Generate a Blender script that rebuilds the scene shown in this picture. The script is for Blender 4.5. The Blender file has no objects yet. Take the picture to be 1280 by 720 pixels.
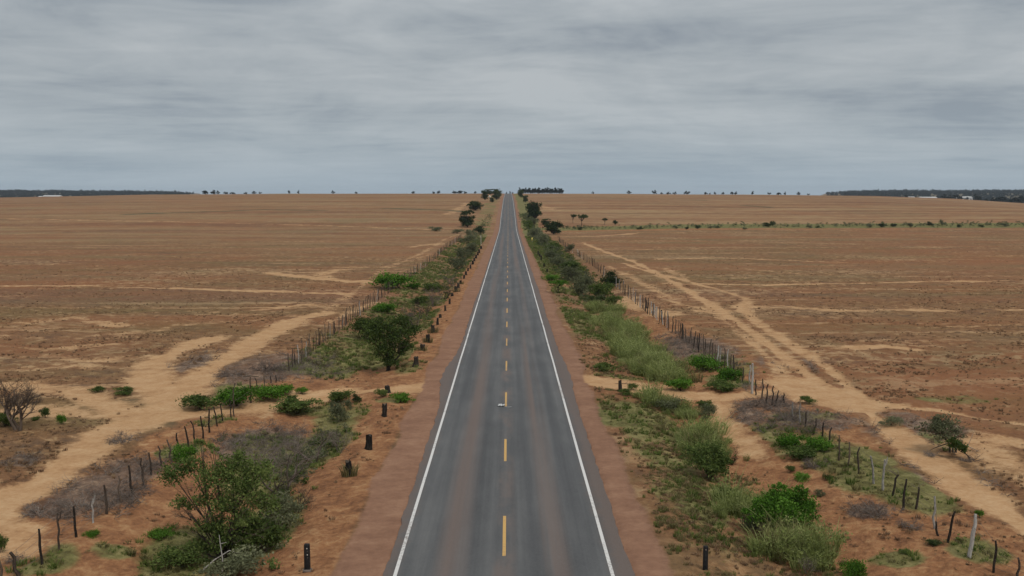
import bpy, math, random
import numpy as np
from mathutils import Vector

# ------------------------------------------------------------------ scene, camera, sky, sun
S = bpy.context.scene
COL = S.collection
F, CU, CV, CAMZ = 1200.0, 640.0, 360.0, 11.97          # focal length in px of a 1280 px wide picture
PITCH, YAW = math.atan(120 / F), math.atan(4.5 / F)
cam_data = bpy.data.cameras.new('camera')
cam_data.sensor_width = 36.0
cam_data.lens = 36.0 * F / 1280.0
cam_data.clip_start, cam_data.clip_end = 0.5, 40000.0
cam = bpy.data.objects.new('camera', cam_data)
COL.objects.link(cam)
cam.location = (0, 0, CAMZ)
cam.rotation_euler = (math.pi / 2 - PITCH, 0, -YAW)
S.camera = cam
S.view_settings.view_transform = 'Standard'
S.view_settings.look = 'None'
S.view_settings.exposure = 0.22
S.view_settings.gamma = 1.0
try:
    S.cycles.max_bounces = 5
    S.cycles.diffuse_bounces = 3
    S.cycles.transparent_max_bounces = 6
    S.cycles.use_adaptive_sampling = True
except Exception:
    pass

SUN_EL, SUN_AZ = math.radians(58), math.radians(150)    # high, behind and to the right of the camera
world = bpy.data.worlds.new('World')
S.world = world
world.use_nodes = True


def build_sky():
    nt = world.node_tree
    N, L = nt.nodes, nt.links
    N.clear()
    out = N.new('ShaderNodeOutputWorld')
    bg = N.new('ShaderNodeBackground')
    bg.inputs['Strength'].default_value = 0.1
    sky = N.new('ShaderNodeTexSky')
    sky.sky_type = 'NISHITA'
    sky.sun_disc = False
    sky.sun_elevation = SUN_EL
    sky.sun_rotation = SUN_AZ
    tc = N.new('ShaderNodeTexCoord')
    sep = N.new('ShaderNodeSeparateXYZ')
    L.new(tc.outputs['Generated'], sep.inputs[0])

    def math_(op, a, b=None, c=None):
        n = N.new('ShaderNodeMath')
        n.operation = op
        for i, v in enumerate((a, b, c)):
            if v is None:
                continue
            if isinstance(v, (int, float)):
                n.inputs[i].default_value = v
            else:
                L.new(v, n.inputs[i])
        return n.outputs[0]
    zc = math_('MAXIMUM', sep.outputs[2], 0.0)
    den = math_('ADD', zc, 0.055)
    px = math_('DIVIDE', sep.outputs[0], den)
    py = math_('DIVIDE', sep.outputs[1], den)
    cmb = N.new('ShaderNodeCombineXYZ')                  # the flat cloud deck seen in perspective
    L.new(px, cmb.inputs[0]); L.new(py, cmb.inputs[1])

    def noise(scale, detail, rough, sx, sy, off, dist=0.0):
        mp = N.new('ShaderNodeMapping')
        mp.inputs['Scale'].default_value = (sx, sy, 1)
        mp.inputs['Location'].default_value = off
        L.new(cmb.outputs[0], mp.inputs[0])
        n = N.new('ShaderNodeTexNoise')
        n.inputs['Scale'].default_value = scale
        n.inputs['Detail'].default_value = detail
        n.inputs['Roughness'].default_value = rough
        n.inputs['Distortion'].default_value = dist
        L.new(mp.outputs[0], n.inputs['Vector'])
        return n.outputs['Fac']
    big = noise(0.42, 5.0, 0.55, 0.75, 1.0, (3.1, 1.7, 0.0), 0.35)
    mid = noise(1.7, 6.0, 0.62, 0.6, 1.0, (7.3, 2.2, 4.0), 0.5)
    mp = N.new('ShaderNodeMapping'); mp.inputs['Scale'].default_value = (3.0, 3.0, 10.0); mp.inputs['Location'].default_value = (1.9, 4.1, 0.6)
    L.new(tc.outputs['Generated'], mp.inputs[0])
    lump = N.new('ShaderNodeTexNoise'); lump.inputs['Scale'].default_value = 1.5; lump.inputs['Detail'].default_value = 6.0
    lump.inputs['Roughness'].default_value = 0.58; lump.inputs['Distortion'].default_value = 0.5
    L.new(mp.outputs[0], lump.inputs['Vector'])
    s = math_('ADD', math_('ADD', math_('MULTIPLY', big, 0.36), math_('MULTIPLY', mid, 0.20)), math_('MULTIPLY', lump.outputs['Fac'], 0.44))
    ramp = N.new('ShaderNodeValToRGB')
    e = ramp.color_ramp.elements
    e[0].position = 0.40; e[0].color = (2.25, 2.56, 2.90, 1)
    e[1].position = 0.585; e[1].color = (3.92, 4.17, 4.34, 1)
    m = e.new(0.48); m.color = (3.10, 3.40, 3.64, 1)
    L.new(s, ramp.inputs[0])
    # paler, bluer veil low over the land
    hz = math_('POWER', math_('SUBTRACT', 1.0, math_('MINIMUM', math_('MULTIPLY', zc, 7.0), 1.0)), 2.2)
    mixh = N.new('ShaderNodeMix'); mixh.data_type = 'RGBA'
    L.new(math_('MULTIPLY', hz, 0.85), mixh.inputs['Factor'])
    L.new(ramp.outputs[0], mixh.inputs['A'])
    mixh.inputs['B'].default_value = (2.90, 3.62, 4.25, 1)
    # an overcast dome is brighter overhead
    zen = N.new('ShaderNodeMapRange')
    zen.inputs['From Min'].default_value = 0.25; zen.inputs['From Max'].default_value = 1.0
    zen.inputs['To Min'].default_value = 1.0; zen.inputs['To Max'].default_value = 1.55
    L.new(zc, zen.inputs['Value'])
    mul = N.new('ShaderNodeMix'); mul.data_type = 'RGBA'; mul.blend_type = 'MULTIPLY'
    mul.inputs['Factor'].default_value = 1.0
    L.new(mixh.outputs['Result'], mul.inputs['A'])
    L.new(zen.outputs[0], mul.inputs['B'])
    mixs = N.new('ShaderNodeMix'); mixs.data_type = 'RGBA'  # a little of the clear sky shines through
    mixs.inputs['Factor'].default_value = 0.97
    L.new(sky.outputs[0], mixs.inputs['A'])
    L.new(mul.outputs['Result'], mixs.inputs['B'])
    L.new(mixs.outputs['Result'], bg.inputs['Color'])
    L.new(bg.outputs[0], out.inputs[0])


build_sky()
sun_data = bpy.data.lights.new('sun', 'SUN')
sun_data.energy = 1.5
sun_data.angle = math.radians(14)
sun_data.color = (1.0, 0.95, 0.88)
sun = bpy.data.objects.new('sun', sun_data)
COL.objects.link(sun)
sd = Vector((math.cos(SUN_EL) * math.sin(SUN_AZ), math.cos(SUN_EL) * math.cos(SUN_AZ), math.sin(SUN_EL)))
sun.rotation_euler = (-sd).to_track_quat('-Z', 'Y').to_euler()

# ------------------------------------------------------------------ numeric helpers
RNG = np.random.default_rng(7)
_TAB = RNG.random((256, 256))


def sstep(a, b, x):
    t = np.clip((np.asarray(x, float) - a) / (b - a), 0, 1)
    return t * t * (3 - 2 * t)


def vnoise(x, y, seed=0):
    x = np.asarray(x, float) + seed * 37.17
    y = np.asarray(y, float) + seed * 91.73
    xi, yi = np.floor(x).astype(int), np.floor(y).astype(int)
    fx, fy = x - xi, y - yi
    fx, fy = fx * fx * (3 - 2 * fx), fy * fy * (3 - 2 * fy)
    a = _TAB[xi & 255, yi & 255]; b = _TAB[(xi + 1) & 255, yi & 255]
    c = _TAB[xi & 255, (yi + 1) & 255]; d = _TAB[(xi + 1) & 255, (yi + 1) & 255]
    return (a * (1 - fx) + b * fx) * (1 - fy) + (c * (1 - fx) + d * fx) * fy


def fbm(x, y, oct=4, seed=0):
    s, a, t = 0, 0.5, 0
    for k in range(oct):
        s = s + a * vnoise(np.asarray(x) * 2 ** k, np.asarray(y) * 2 ** k, seed + k); t += a; a *= 0.5
    return s / t


# ------------------------------------------------------------------ the lie of the land
XR = -0.15                                               # road axis
_py = np.arange(-200, 13000, 2.0)
_pz = np.interp(_py, [-200, 0, 300, 385, 412, 456, 553, 706, 1037, 1150, 1300, 1600, 2500, 6000, 13000],
                [2.0, 0, -3.0, -3.85, -3.75, -1.4, 1.65, 6.1, 9.9, 10.25, 9.2, 5.0, -10, -34, -38])
_k = np.exp(-0.5 * (np.arange(-25, 26) / 8.0) ** 2); _k /= _k.sum()
_pz = np.convolve(np.pad(_pz, 25, mode='edge'), _k, mode='valid')


def P(y):
    return np.interp(y, _py, _pz)


def H(x, y):
    """height of the land (without the small bumps)"""
    x = np.asarray(x, float); y = np.asarray(y, float)
    z = P(y)
    q = x * 1150.0 / np.maximum(y, 600.0)
    drop = np.interp(q, [-900, -613, -420, -250, 0, 100, 310, 440, 537, 613, 900],
                     [9, 5, 1.2, 0.3, 0, 0.3, 1.6, 3.0, 6.5, 12.0, 24.0])
    z = z - drop * sstep(450, 1000, y)
    side = np.maximum(sstep(-352, -372, q), sstep(362, 382, q))
    m = sstep(2200, 3500, y) * side
    rise = np.interp(q, [-900, -613, -470, -370, 0, 378, 440, 613, 900], [11, 9, 6.5, 2.5, 0, 2.5, 8.0, 9.5, 11])
    z = z * (1 - m) + (rise + 1.6 * (fbm(x / 500.0, y / 500.0, 3, 5) - 0.5)) * m
    z = z + (fbm(x / 60.0, y / 60.0, 3, 9) - 0.5) * 0.9 * sstep(20, 60, np.abs(x)) * (1 - 0.4 * sstep(600, 1100, y))
    ax = np.abs(x - XR)
    ditch = np.interp(ax, [0, 5.9, 7.2, 10.0, 12.0, 15.0, 18.0], [0, 0, 0.12, 0.75, 0.65, 0.12, 0])
    ditch = ditch * (1 - 0.95 * np.exp(-((y - 61) / 5.0) ** 2)) * (1 - sstep(330, 420, y))
    return z - ditch


_cp, _sp, _cy, _sy = math.cos(PITCH), math.sin(PITCH), math.cos(YAW), math.sin(YAW)
_T = np.geomspace(8, 9000, 9000)


def ray(u, v):
    a, b = (u - CU) / F, (CV - v) / F
    f = _cp + b * _sp
    return np.array([a * _cy + f * _sy, -a * _sy + f * _cy, -_sp + b * _cp])


def at(u, v):
    """point of the land seen at pixel (u, v) of the 1280x720 photograph"""
    d = ray(u, v)
    z = CAMZ + _T * d[2] - H(_T * d[0], _T * d[1])
    i = int(np.argmax(z < 0))
    if i == 0:
        i = len(_T) - 1
    t = _T[i - 1] + (_T[i] - _T[i - 1]) * z[i - 1] / (z[i - 1] - z[i])
    x, y = t * d[0], t * d[1]
    return Vector((x, y, float(H(x, y))))


def at_depth(u, y):
    x = y * (u - 635.5) / F
    return Vector((x, y, float(H(x, y))))


def mpp(p):
    return math.hypot(p.y, 0.0) / F * 1.0 + 1e-9


# ------------------------------------------------------------------ mesh helpers
class MB:
    """collects geometry for ONE mesh object"""

    def __init__(self):
        self.v, self.f, self.t, self.n = [], [], [], 0

    def add(self, verts, faces, tint=0.5):
        verts = np.asarray(verts, float).reshape(-1, 3)
        faces = np.asarray(faces, int)
        self.v.append(verts)
        self.f.append(faces + self.n)
        self.t.append(np.full(len(verts), tint) if np.isscalar(tint) else np.asarray(tint, float))
        self.n += len(verts)

    def tube(self, pts, radii, sides=5, tint=0.5, cap=True):
        pts = np.asarray(pts, float)
        n = len(pts)
        radii = np.broadcast_to(np.asarray(radii, float), (n,))
        tan = np.gradient(pts, axis=0)
        tan /= np.linalg.norm(tan, axis=1)[:, None] + 1e-9
        ref = np.array([0.31, 0.95, 0.05]) if abs(tan[0][2]) > 0.7 else np.array([0.05, 0.1, 1.0])
        s = np.cross(tan, ref); s /= np.linalg.norm(s, axis=1)[:, None] + 1e-9
        w = np.cross(tan, s)
        ang = np.arange(sides) * 2 * math.pi / sides
        ring = (pts[:, None, :] + radii[:, None, None] * (np.cos(ang)[None, :, None] * s[:, None, :]
                                                          + np.sin(ang)[None, :, None] * w[:, None, :]))
        V = ring.reshape(-1, 3)
        i = np.arange(n - 1)[:, None] * sides
        j = np.arange(sides)[None, :]
        j2 = (j + 1) % sides
        Q = np.stack([i + j, i + j2, i + sides + j2, i + sides + j], axis=-1).reshape(-1, 4)
        self.add(V, Q, tint)
        if cap:
            c = np.vstack([ring[-1], pts[-1][None]])
            self.add(c, [[k, (k + 1) % sides, sides, sides] for k in range(sides)], tint)

    def box(self, c, size, rz=0.0, tint=0.5):
        x, y, z = np.array(size) / 2.0
        V = np.array([[-x, -y, -z], [x, -y, -z], [x, y, -z], [-x, y, -z], [-x, -y, z], [x, -y, z], [x, y, z], [-x, y, z]])
        ca, sa = math.cos(rz), math.sin(rz)
        V = np.stack([V[:, 0] * ca - V[:, 1] * sa, V[:, 0] * sa + V[:, 1] * ca, V[:, 2]], 1) + np.array(c)
        self.add(V, [[0, 3, 2, 1], [4, 5, 6, 7], [0, 1, 5, 4], [1, 2, 6, 5], [2, 3, 7, 6], [3, 0, 4, 7]], tint)

    def mesh(self, name, mat, smooth=False):
        V = np.concatenate(self.v); T = np.concatenate(self.t)
        me = bpy.data.meshes.new(name)
        loops, starts, tot = [], [], 0
        for f in self.f:
            if f.shape[1] == 4:
                deg = f[:, 2] == f[:, 3]
                for part in (f[~deg], f[deg][:, :3]):
                    if len(part):
                        k = part.shape[1]
                        loops.append(part.reshape(-1)); starts.append(tot + np.arange(len(part)) * k); tot += part.size
            else:
                k = f.shape[1]
                loops.append(f.reshape(-1)); starts.append(tot + np.arange(len(f)) * k); tot += f.size
        loops = np.concatenate(loops).astype(np.int32); starts = np.concatenate(starts).astype(np.int32)
        me.vertices.add(len(V)); me.vertices.foreach_set('co', V.astype(np.float32).ravel())
        me.loops.add(len(loops)); me.loops.foreach_set('vertex_index', loops)
        me.polygons.add(len(starts)); me.polygons.foreach_set('loop_start', starts)
        if smooth:
            me.polygons.foreach_set('use_smooth', np.ones(len(starts), bool))
        me.update(calc_edges=True)
        a = me.attributes.new('tint', 'FLOAT', 'POINT'); a.data.foreach_set('value', T.astype(np.float32))
        me.materials.append(mat)
        me.validate()
        return me

    def build(self, name, mat, parent=None, smooth=False):
        return link(name, self.mesh(name, mat, smooth), parent)


def link(name, me, parent=None):
    o = bpy.data.objects.new(name, me)
    COL.objects.link(o)
    if parent is not None:
        o.parent = parent
    return o


def tag(o, label=None, cat=None, group=None, kind=None):
    if label:
        o['label'] = label
    if cat:
        o['category'] = cat
    if group:
        o['group'] = group
    if kind:
        o['kind'] = kind
    return o


def empty(name, loc, label, cat, group=None, rz=0.0, scale=(1, 1, 1)):
    o = bpy.data.objects.new(name, None)
    o.empty_display_size = 0.3
    COL.objects.link(o)
    o.location = loc
    o.rotation_euler = (0, 0, rz)
    o.scale = scale
    return tag(o, label, cat, group)


# ------------------------------------------------------------------ materials
def new_mat(name):
    m = bpy.data.materials.new(name)
    m.use_nodes = True
    nt = m.node_tree
    b = nt.nodes['Principled BSDF']
    b.inputs['Roughness'].default_value = 0.9
    b.inputs['Specular IOR Level'].default_value = 0.15
    return m, nt, b


class G:
    """small node-graph helper"""

    def __init__(self, nt):
        self.nt, self.N, self.L = nt, nt.nodes, nt.links

    def put(self, sock, v):
        if isinstance(v, (int, float)):
            sock.default_value = v
        elif isinstance(v, tuple):
            sock.default_value = v if len(v) == 4 or sock.type == 'VECTOR' else v + (1,)
        else:
            self.L.new(v, sock)

    def math(self, op, a, b=None, c=None, clamp=False):
        n = self.N.new('ShaderNodeMath'); n.operation = op; n.use_clamp = clamp
        for i, v in enumerate((a, b, c)):
            if v is not None:
                self.put(n.inputs[i], v)
        return n.outputs[0]

    def mix(self, f, a, b, blend='MIX'):
        n = self.N.new('ShaderNodeMix'); n.data_type = 'RGBA'; n.blend_type = blend
        self.put(n.inputs['Factor'], f)
        self.put(n.inputs['A'], a)
        self.put(n.inputs['B'], b)
        return n.outputs['Result']

    def noise(self, vec, scale, detail=3.0, rough=0.55, dist=0.0):
        n = self.N.new('ShaderNodeTexNoise')
        n.inputs['Scale'].default_value = scale; n.inputs['Detail'].default_value = detail
        n.inputs['Roughness'].default_value = rough; n.inputs['Distortion'].default_value = dist
        self.L.new(vec, n.inputs['Vector'])
        return n.outputs['Fac']

    def scaled(self, vec, s, loc=(0, 0, 0)):
        n = self.N.new('ShaderNodeMapping')
        n.inputs['Scale'].default_value = s; n.inputs['Location'].default_value = loc
        self.L.new(vec, n.inputs[0])
        return n.outputs[0]

    def ramp(self, f, stops, interp='LINEAR'):
        n = self.N.new('ShaderNodeValToRGB')
        cr = n.color_ramp; cr.interpolation = interp
        while len(cr.elements) < len(stops):
            cr.elements.new(0.5)
        for e, (p, c) in zip(cr.elements, stops):
            e.position = p; e.color = c if len(c) == 4 else c + (1,)
        self.put(n.inputs[0], f)
        return n.outputs[0]

    def range(self, v, a, b, lo=0.0, hi=1.0, smooth=True):
        n = self.N.new('ShaderNodeMapRange')
        if smooth:
            n.interpolation_type = 'SMOOTHSTEP'
        n.inputs['From Min'].default_value = a; n.inputs['From Max'].default_value = b
        n.inputs['To Min'].default_value = lo; n.inputs['To Max'].default_value = hi
        self.put(n.inputs['Value'], v)
        return n.outputs['Result']

    def attr(self, name):
        n = self.N.new('ShaderNodeAttribute'); n.attribute_name = name
        return n

    def pos(self):
        return self.N.new('ShaderNodeNewGeometry').outputs['Position']

    def bump(self, h, strength, dist):
        n = self.N.new('ShaderNodeBump')
        n.inputs['Strength'].default_value = strength; n.inputs['Distance'].default_value = dist
        self.L.new(h, n.inputs['Height'])
        return n.outputs[0]


def ground_material():
    m, nt, b = new_mat('earth')
    g = G(nt)
    p = g.pos()
    A, B = g.attr('masks'), g.attr('masks_b')
    sa = nt.nodes.new('ShaderNodeSeparateColor'); g.L.new(A.outputs['Color'], sa.inputs[0])
    sb = nt.nodes.new('ShaderNodeSeparateColor'); g.L.new(B.outputs['Color'], sb.inputs[0])
    sand, green, red = sa.outputs[0], sa.outputs[1], sa.outputs[2]
    shoulder = A.outputs['Alpha']
    brush, tan, line = sb.outputs[0], sb.outputs[1], sb.outputs[2]
    n_big = g.noise(p, 0.016, 4, 0.55)
    n_mid = g.noise(p, 0.16, 4, 0.6)
    n_sm = g.noise(p, 0.9, 5, 0.65)
    n_fine = g.noise(p, 4.5, 5, 0.7)
    band = g.noise(g.scaled(p, (0.0045, 0.045, 0.02)), 1.0, 5, 0.6, 0.4)
    streak = g.noise(g.scaled(p, (0.05, 0.32, 0.1), (11, 3, 0)), 1.0, 5, 0.65, 0.3)
    mixv = g.math('ADD', g.math('MULTIPLY', n_sm, 0.55), g.math('MULTIPLY', n_fine, 0.45))
    field = g.ramp(mixv, [(0.36, (0.092, 0.050, 0.029)), (0.46, (0.175, 0.092, 0.047)), (0.53, (0.225, 0.122, 0.061)),
                          (0.62, (0.335, 0.208, 0.107))])
    field = g.mix(g.range(n_big, 0.42, 0.62, 0, 0.6), field, (0.225, 0.104, 0.054))
    field = g.mix(g.range(band, 0.5, 0.66, 0, 0.5), field, (0.205, 0.140, 0.078))
    field = g.mix(g.range(band, 0.46, 0.34, 0, 0.45), field, (0.165, 0.092, 0.060))
    field = g.mix(g.range(streak, 0.60, 0.74, 0, 0.75), field, (0.36, 0.225, 0.125))
    field = g.mix(g.range(g.math('ADD', g.math('MULTIPLY', n_mid, 0.6), g.math('MULTIPLY', n_sm, 0.4)), 0.47, 0.36, 0, 0.55), field, (0.115, 0.076, 0.052))
    field = g.mix(g.range(g.noise(g.scaled(p, (0.010, 0.05, 0.02), (4, 8, 0)), 1.0, 4, 0.6), 0.50, 0.68, 0, 0.55), field, (0.140, 0.112, 0.050))
    field = g.mix(g.range(g.noise(g.scaled(p, (0.014, 0.04, 0.02), (14, 2, 0)), 1.0, 4, 0.6), 0.50, 0.66, 0, 0.5), field, (0.250, 0.110, 0.053))
    thin = g.noise(g.scaled(p, (0.013, 0.22, 0.02), (3, 7, 0)), 1.0, 5, 0.6, 0.2)
    field = g.mix(g.range(g.math('ADD', thin, g.math('MULTIPLY', g.math('SUBTRACT', n_sm, 0.5), 0.25)), 0.585, 0.66, 0, 0.7), field, (0.42, 0.265, 0.145))
    straw = g.range(g.math('ADD', g.noise(g.scaled(p, (0.03, 0.05, 0.02), (9, 9, 0)), 1.0, 3, 0.55), g.math('MULTIPLY', g.math('SUBTRACT', n_sm, 0.5), 1.2)), 0.56, 0.78, 0, 0.75)
    field = g.mix(straw, field, (0.39, 0.255, 0.14))
    olv = g.math('ADD', g.math('MULTIPLY', g.noise(g.scaled(p, (0.07, 0.11, 0.05), (21, 5, 0)), 1.0, 5, 0.65), 0.7), g.math('MULTIPLY', n_sm, 0.3))
    field = g.mix(g.range(olv, 0.48, 0.62, 0, 0.38), field, (0.150, 0.118, 0.060))
    far = g.ramp(g.math('ADD', g.math('MULTIPLY', band, 0.7), g.math('MULTIPLY', n_mid, 0.3)),
                 [(0.38, (0.165, 0.082, 0.048)), (0.48, (0.232, 0.130, 0.070)), (0.58, (0.295, 0.192, 0.102))])
    c = g.mix(tan, field, far)
    rust = g.noise(g.scaled(p, (0.022, 0.03, 0.02), (31, 12, 0)), 1.0, 5, 0.68, 0.5)
    c = g.mix(g.range(rust, 0.50, 0.64, 0, 0.42), c, (0.245, 0.112, 0.058))
    c = g.mix(g.range(rust, 0.46, 0.34, 0, 0.38), c, (0.175, 0.130, 0.070))
    hs = g.N.new('ShaderNodeHueSaturation'); hs.inputs['Saturation'].default_value = 1.01
    hs.inputs['Value'].default_value = 1.05
    g.L.new(c, hs.inputs['Color']); c = hs.outputs['Color']
    redc = g.ramp(mixv, [(0.38, (0.170, 0.080, 0.042)), (0.5, (0.285, 0.135, 0.064)), (0.62, (0.40, 0.225, 0.110))])
    c = g.mix(g.range(g.math('ADD', red, g.math('MULTIPLY', g.math('SUBTRACT', n_sm, 0.5), 0.9)), 0.3, 0.7), c, redc)
    brushc = g.ramp(mixv, [(0.40, (0.085, 0.060, 0.048)), (0.52, (0.165, 0.118, 0.090)), (0.63, (0.28, 0.205, 0.15))])
    c = g.mix(g.range(g.math('ADD', brush, g.math('MULTIPLY', g.math('SUBTRACT', n_sm, 0.5), 1.0)), 0.35, 0.8, 0, 0.8), c, brushc)
    sandc = g.ramp(mixv, [(0.32, (0.35, 0.190, 0.090)), (0.5, (0.455, 0.272, 0.138)), (0.68, (0.54, 0.355, 0.20))])
    edge = g.math('MULTIPLY', g.math('ADD', g.math('ADD', g.math('MULTIPLY', g.math('SUBTRACT', n_sm, 0.5), 1.5), g.math('MULTIPLY', g.math('SUBTRACT', n_mid, 0.5), 1.5)), g.math('MULTIPLY', g.math('SUBTRACT', n_fine, 0.5), 0.6)), g.range(sand, 0.5, 1.0, 1.0, 0.45))
    c = g.mix(g.range(g.math('ADD', sand, edge), 0.22, 0.85, 0, 0.94), c, sandc)
    greenc = g.ramp(mixv, [(0.38, (0.085, 0.078, 0.032)), (0.5, (0.150, 0.150, 0.055)), (0.63, (0.255, 0.225, 0.098))])
    c = g.mix(g.range(g.math('ADD', green, g.math('MULTIPLY', g.math('SUBTRACT', g.math('ADD', n_sm, n_mid), 1.0), 0.8)), 0.35, 0.75, 0, 0.9), c, greenc)
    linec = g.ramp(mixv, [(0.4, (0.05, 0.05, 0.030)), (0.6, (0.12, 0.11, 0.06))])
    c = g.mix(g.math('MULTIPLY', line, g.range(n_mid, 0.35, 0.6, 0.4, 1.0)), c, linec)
    shs = g.noise(g.scaled(p, (0.6, 0.8, 0.5)), 1.0, 6, 0.74)
    shc = g.ramp(g.math('ADD', g.math('MULTIPLY', shs, 0.7), g.math('MULTIPLY', n_fine, 0.3)),
                 [(0.34, (0.185, 0.098, 0.063)), (0.5, (0.250, 0.136, 0.086)), (0.66, (0.315, 0.182, 0.115))])
    c = g.mix(g.range(g.math('ADD', shoulder, g.math('ADD', g.math('MULTIPLY', g.math('SUBTRACT', n_sm, 0.5), 1.1), g.math('MULTIPLY', g.math('SUBTRACT', n_fine, 0.5), 0.5))), 0.28, 0.66), c, shc)
    g.L.new(c, b.inputs['Base Color'])
    b.inputs['Roughness'].default_value = 1.0
    b.inputs['Specular IOR Level'].default_value = 0.05
    calm = g.math('MAXIMUM', sand, shoulder)
    h = g.math('MULTIPLY', g.math('ADD', n_sm, g.math('MULTIPLY', n_fine, 0.5)), g.range(calm, 0.2, 0.9, 1.0, 0.3))
    g.L.new(g.bump(h, 0.9, 0.22), b.inputs['Normal'])
    return m


def asphalt_material():
    m, nt, b = new_mat('asphalt')
    g = G(nt)
    p = g.pos()
    sep = nt.nodes.new('ShaderNodeSeparateXYZ'); g.L.new(p, sep.inputs[0])
    x = g.math('ADD', sep.outputs[0], -XR)
    ax = g.math('ABSOLUTE', x)
    lng = g.noise(g.scaled(p, (0.85, 0.012, 0.0)), 1.0, 4, 0.55)
    lng2 = g.noise(g.scaled(p, (2.2, 0.035, 0.0), (5, 2, 0)), 1.0, 4, 0.6)
    patch = g.noise(g.scaled(p, (0.45, 0.14, 0.0), (2, 9, 0)), 1.0, 5, 0.62)
    fine = g.noise(p, 9.0, 6, 0.75)
    grain = g.noise(p, 60.0, 2, 0.6)
    base = g.ramp(g.math('ADD', g.math('MULTIPLY', lng2, 0.5), g.math('MULTIPLY', patch, 0.5)),
                  [(0.36, (0.054, 0.055, 0.057)), (0.5, (0.086, 0.087, 0.088)), (0.64, (0.128, 0.127, 0.124))])
    # red dust carried along the lane middles
    lane = g.math('ABSOLUTE', g.math('SUBTRACT', ax, 1.75))
    dust = g.math('MULTIPLY', g.range(lane, 0.75, 0.1), g.range(lng, 0.36, 0.62))
    dust = g.math('MAXIMUM', dust, g.math('MULTIPLY', g.range(ax, 0.55, 0.1), g.range(patch, 0.42, 0.65)))
    c = g.mix(g.math('MULTIPLY', dust, 0.8), base, (0.158, 0.108, 0.086))
    wheel = g.math('MULTIPLY', g.range(g.math('ABSOLUTE', g.math('SUBTRACT', lane, 0.85)), 0.42, 0.08), g.range(lng, 0.62, 0.40))
    c = g.mix(g.math('MULTIPLY', wheel, 0.5), c, (0.046, 0.047, 0.051))
    # earth thinly spread over the outer edges
    e = g.math('ADD', ax, g.math('MULTIPLY', g.math('SUBTRACT', g.noise(p, 0.8, 4, 0.6), 0.5), 0.9))
    c = g.mix(g.range(e, 3.2, 3.9, 0, 0.78), c, (0.135, 0.090, 0.069))
    c = g.mix(g.range(fine, 0.35, 0.7, 0.0, 0.16), c, (0.17, 0.165, 0.16))
    c = g.mix(0.14, c, g.ramp(grain, [(0.3, (0.02, 0.02, 0.02)), (0.7, (0.28, 0.27, 0.26))]))
    g.L.new(c, b.inputs['Base Color'])
    b.inputs['Roughness'].default_value = 0.85
    b.inputs['Specular IOR Level'].default_value = 0.25
    g.L.new(g.bump(fine, 0.25, 0.02), b.inputs['Normal'])
    return m


def paint_material(name, col, worn, wear):
    m, nt, b = new_mat(name)
    g = G(nt)
    p = g.pos()
    w = g.math('ADD', g.math('MULTIPLY', g.noise(p, 7.0, 5, 0.7), 0.5), g.math('MULTIPLY', g.noise(g.scaled(p, (1.2, 0.25, 1)), 1.0, 4, 0.6), 0.5))
    c = g.mix(g.range(w, wear, wear + 0.16), col, worn)
    g.L.new(c, b.inputs['Base Color'])
    b.inputs['Roughness'].default_value = 0.7
    return m


def leaf_material(name, dark, mid, light, trans=0.3, vary=0.35):
    m = bpy.data.materials.new(name); m.use_nodes = True
    nt = m.node_tree; nt.nodes.clear()
    g = G(nt)
    pn = g.noise(g.pos(), 0.55, 3, 0.6)
    out = g.N.new('ShaderNodeOutputMaterial')
    a = g.attr('tint').outputs['Fac']
    rnd = g.N.new('ShaderNodeObjectInfo').outputs['Random']
    f = g.math('ADD', g.math('MULTIPLY', a, 1.0 - vary * 0.5), g.math('ADD', g.math('MULTIPLY', g.math('SUBTRACT', rnd, 0.25), vary), g.math('MULTIPLY', g.math('SUBTRACT', pn, 0.5), 0.9)), None, True)
    c = g.ramp(f, [(0.08, dark), (0.5, mid), (0.95, light)])
    d = g.N.new('ShaderNodeBsdfDiffuse'); g.L.new(c, d.inputs['Color'])
    t = g.N.new('ShaderNodeBsdfTranslucent'); g.L.new(c, t.inputs['Color'])
    mx = g.N.new('ShaderNodeMixShader'); mx.inputs[0].default_value = trans
    g.L.new(d.outputs[0], mx.inputs[1]); g.L.new(t.outputs[0], mx.inputs[2])
    g.L.new(mx.outputs[0], out.inputs[0])
    return m


def wood_material(name, dark, light, scale=18.0):
    m, nt, b = new_mat(name)
    g = G(nt)
    tc = g.N.new('ShaderNodeTexCoord').outputs['Object']
    rnd = g.N.new('ShaderNodeObjectInfo').outputs['Random']
    n = g.noise(g.scaled(tc, (1, 1, 0.18)), scale, 5, 0.65)
    f = g.math('ADD', n, g.math('MULTIPLY', g.math('SUBTRACT', rnd, 0.5), 0.25))
    g.L.new(g.ramp(f, [(0.35, dark), (0.65, light)]), b.inputs['Base Color'])
    g.L.new(g.bump(n, 0.5, 0.02), b.inputs['Normal'])
    return m


def plain_material(name, a, c, scale=6.0, rough=0.8):
    m, nt, b = new_mat(name)
    g = G(nt)
    tc = g.N.new('ShaderNodeTexCoord').outputs['Object']
    n = g.noise(tc, scale, 4, 0.6)
    g.L.new(g.ramp(n, [(0.35, a), (0.65, c)]), b.inputs['Base Color'])
    b.inputs['Roughness'].default_value = rough
    return m


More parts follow.
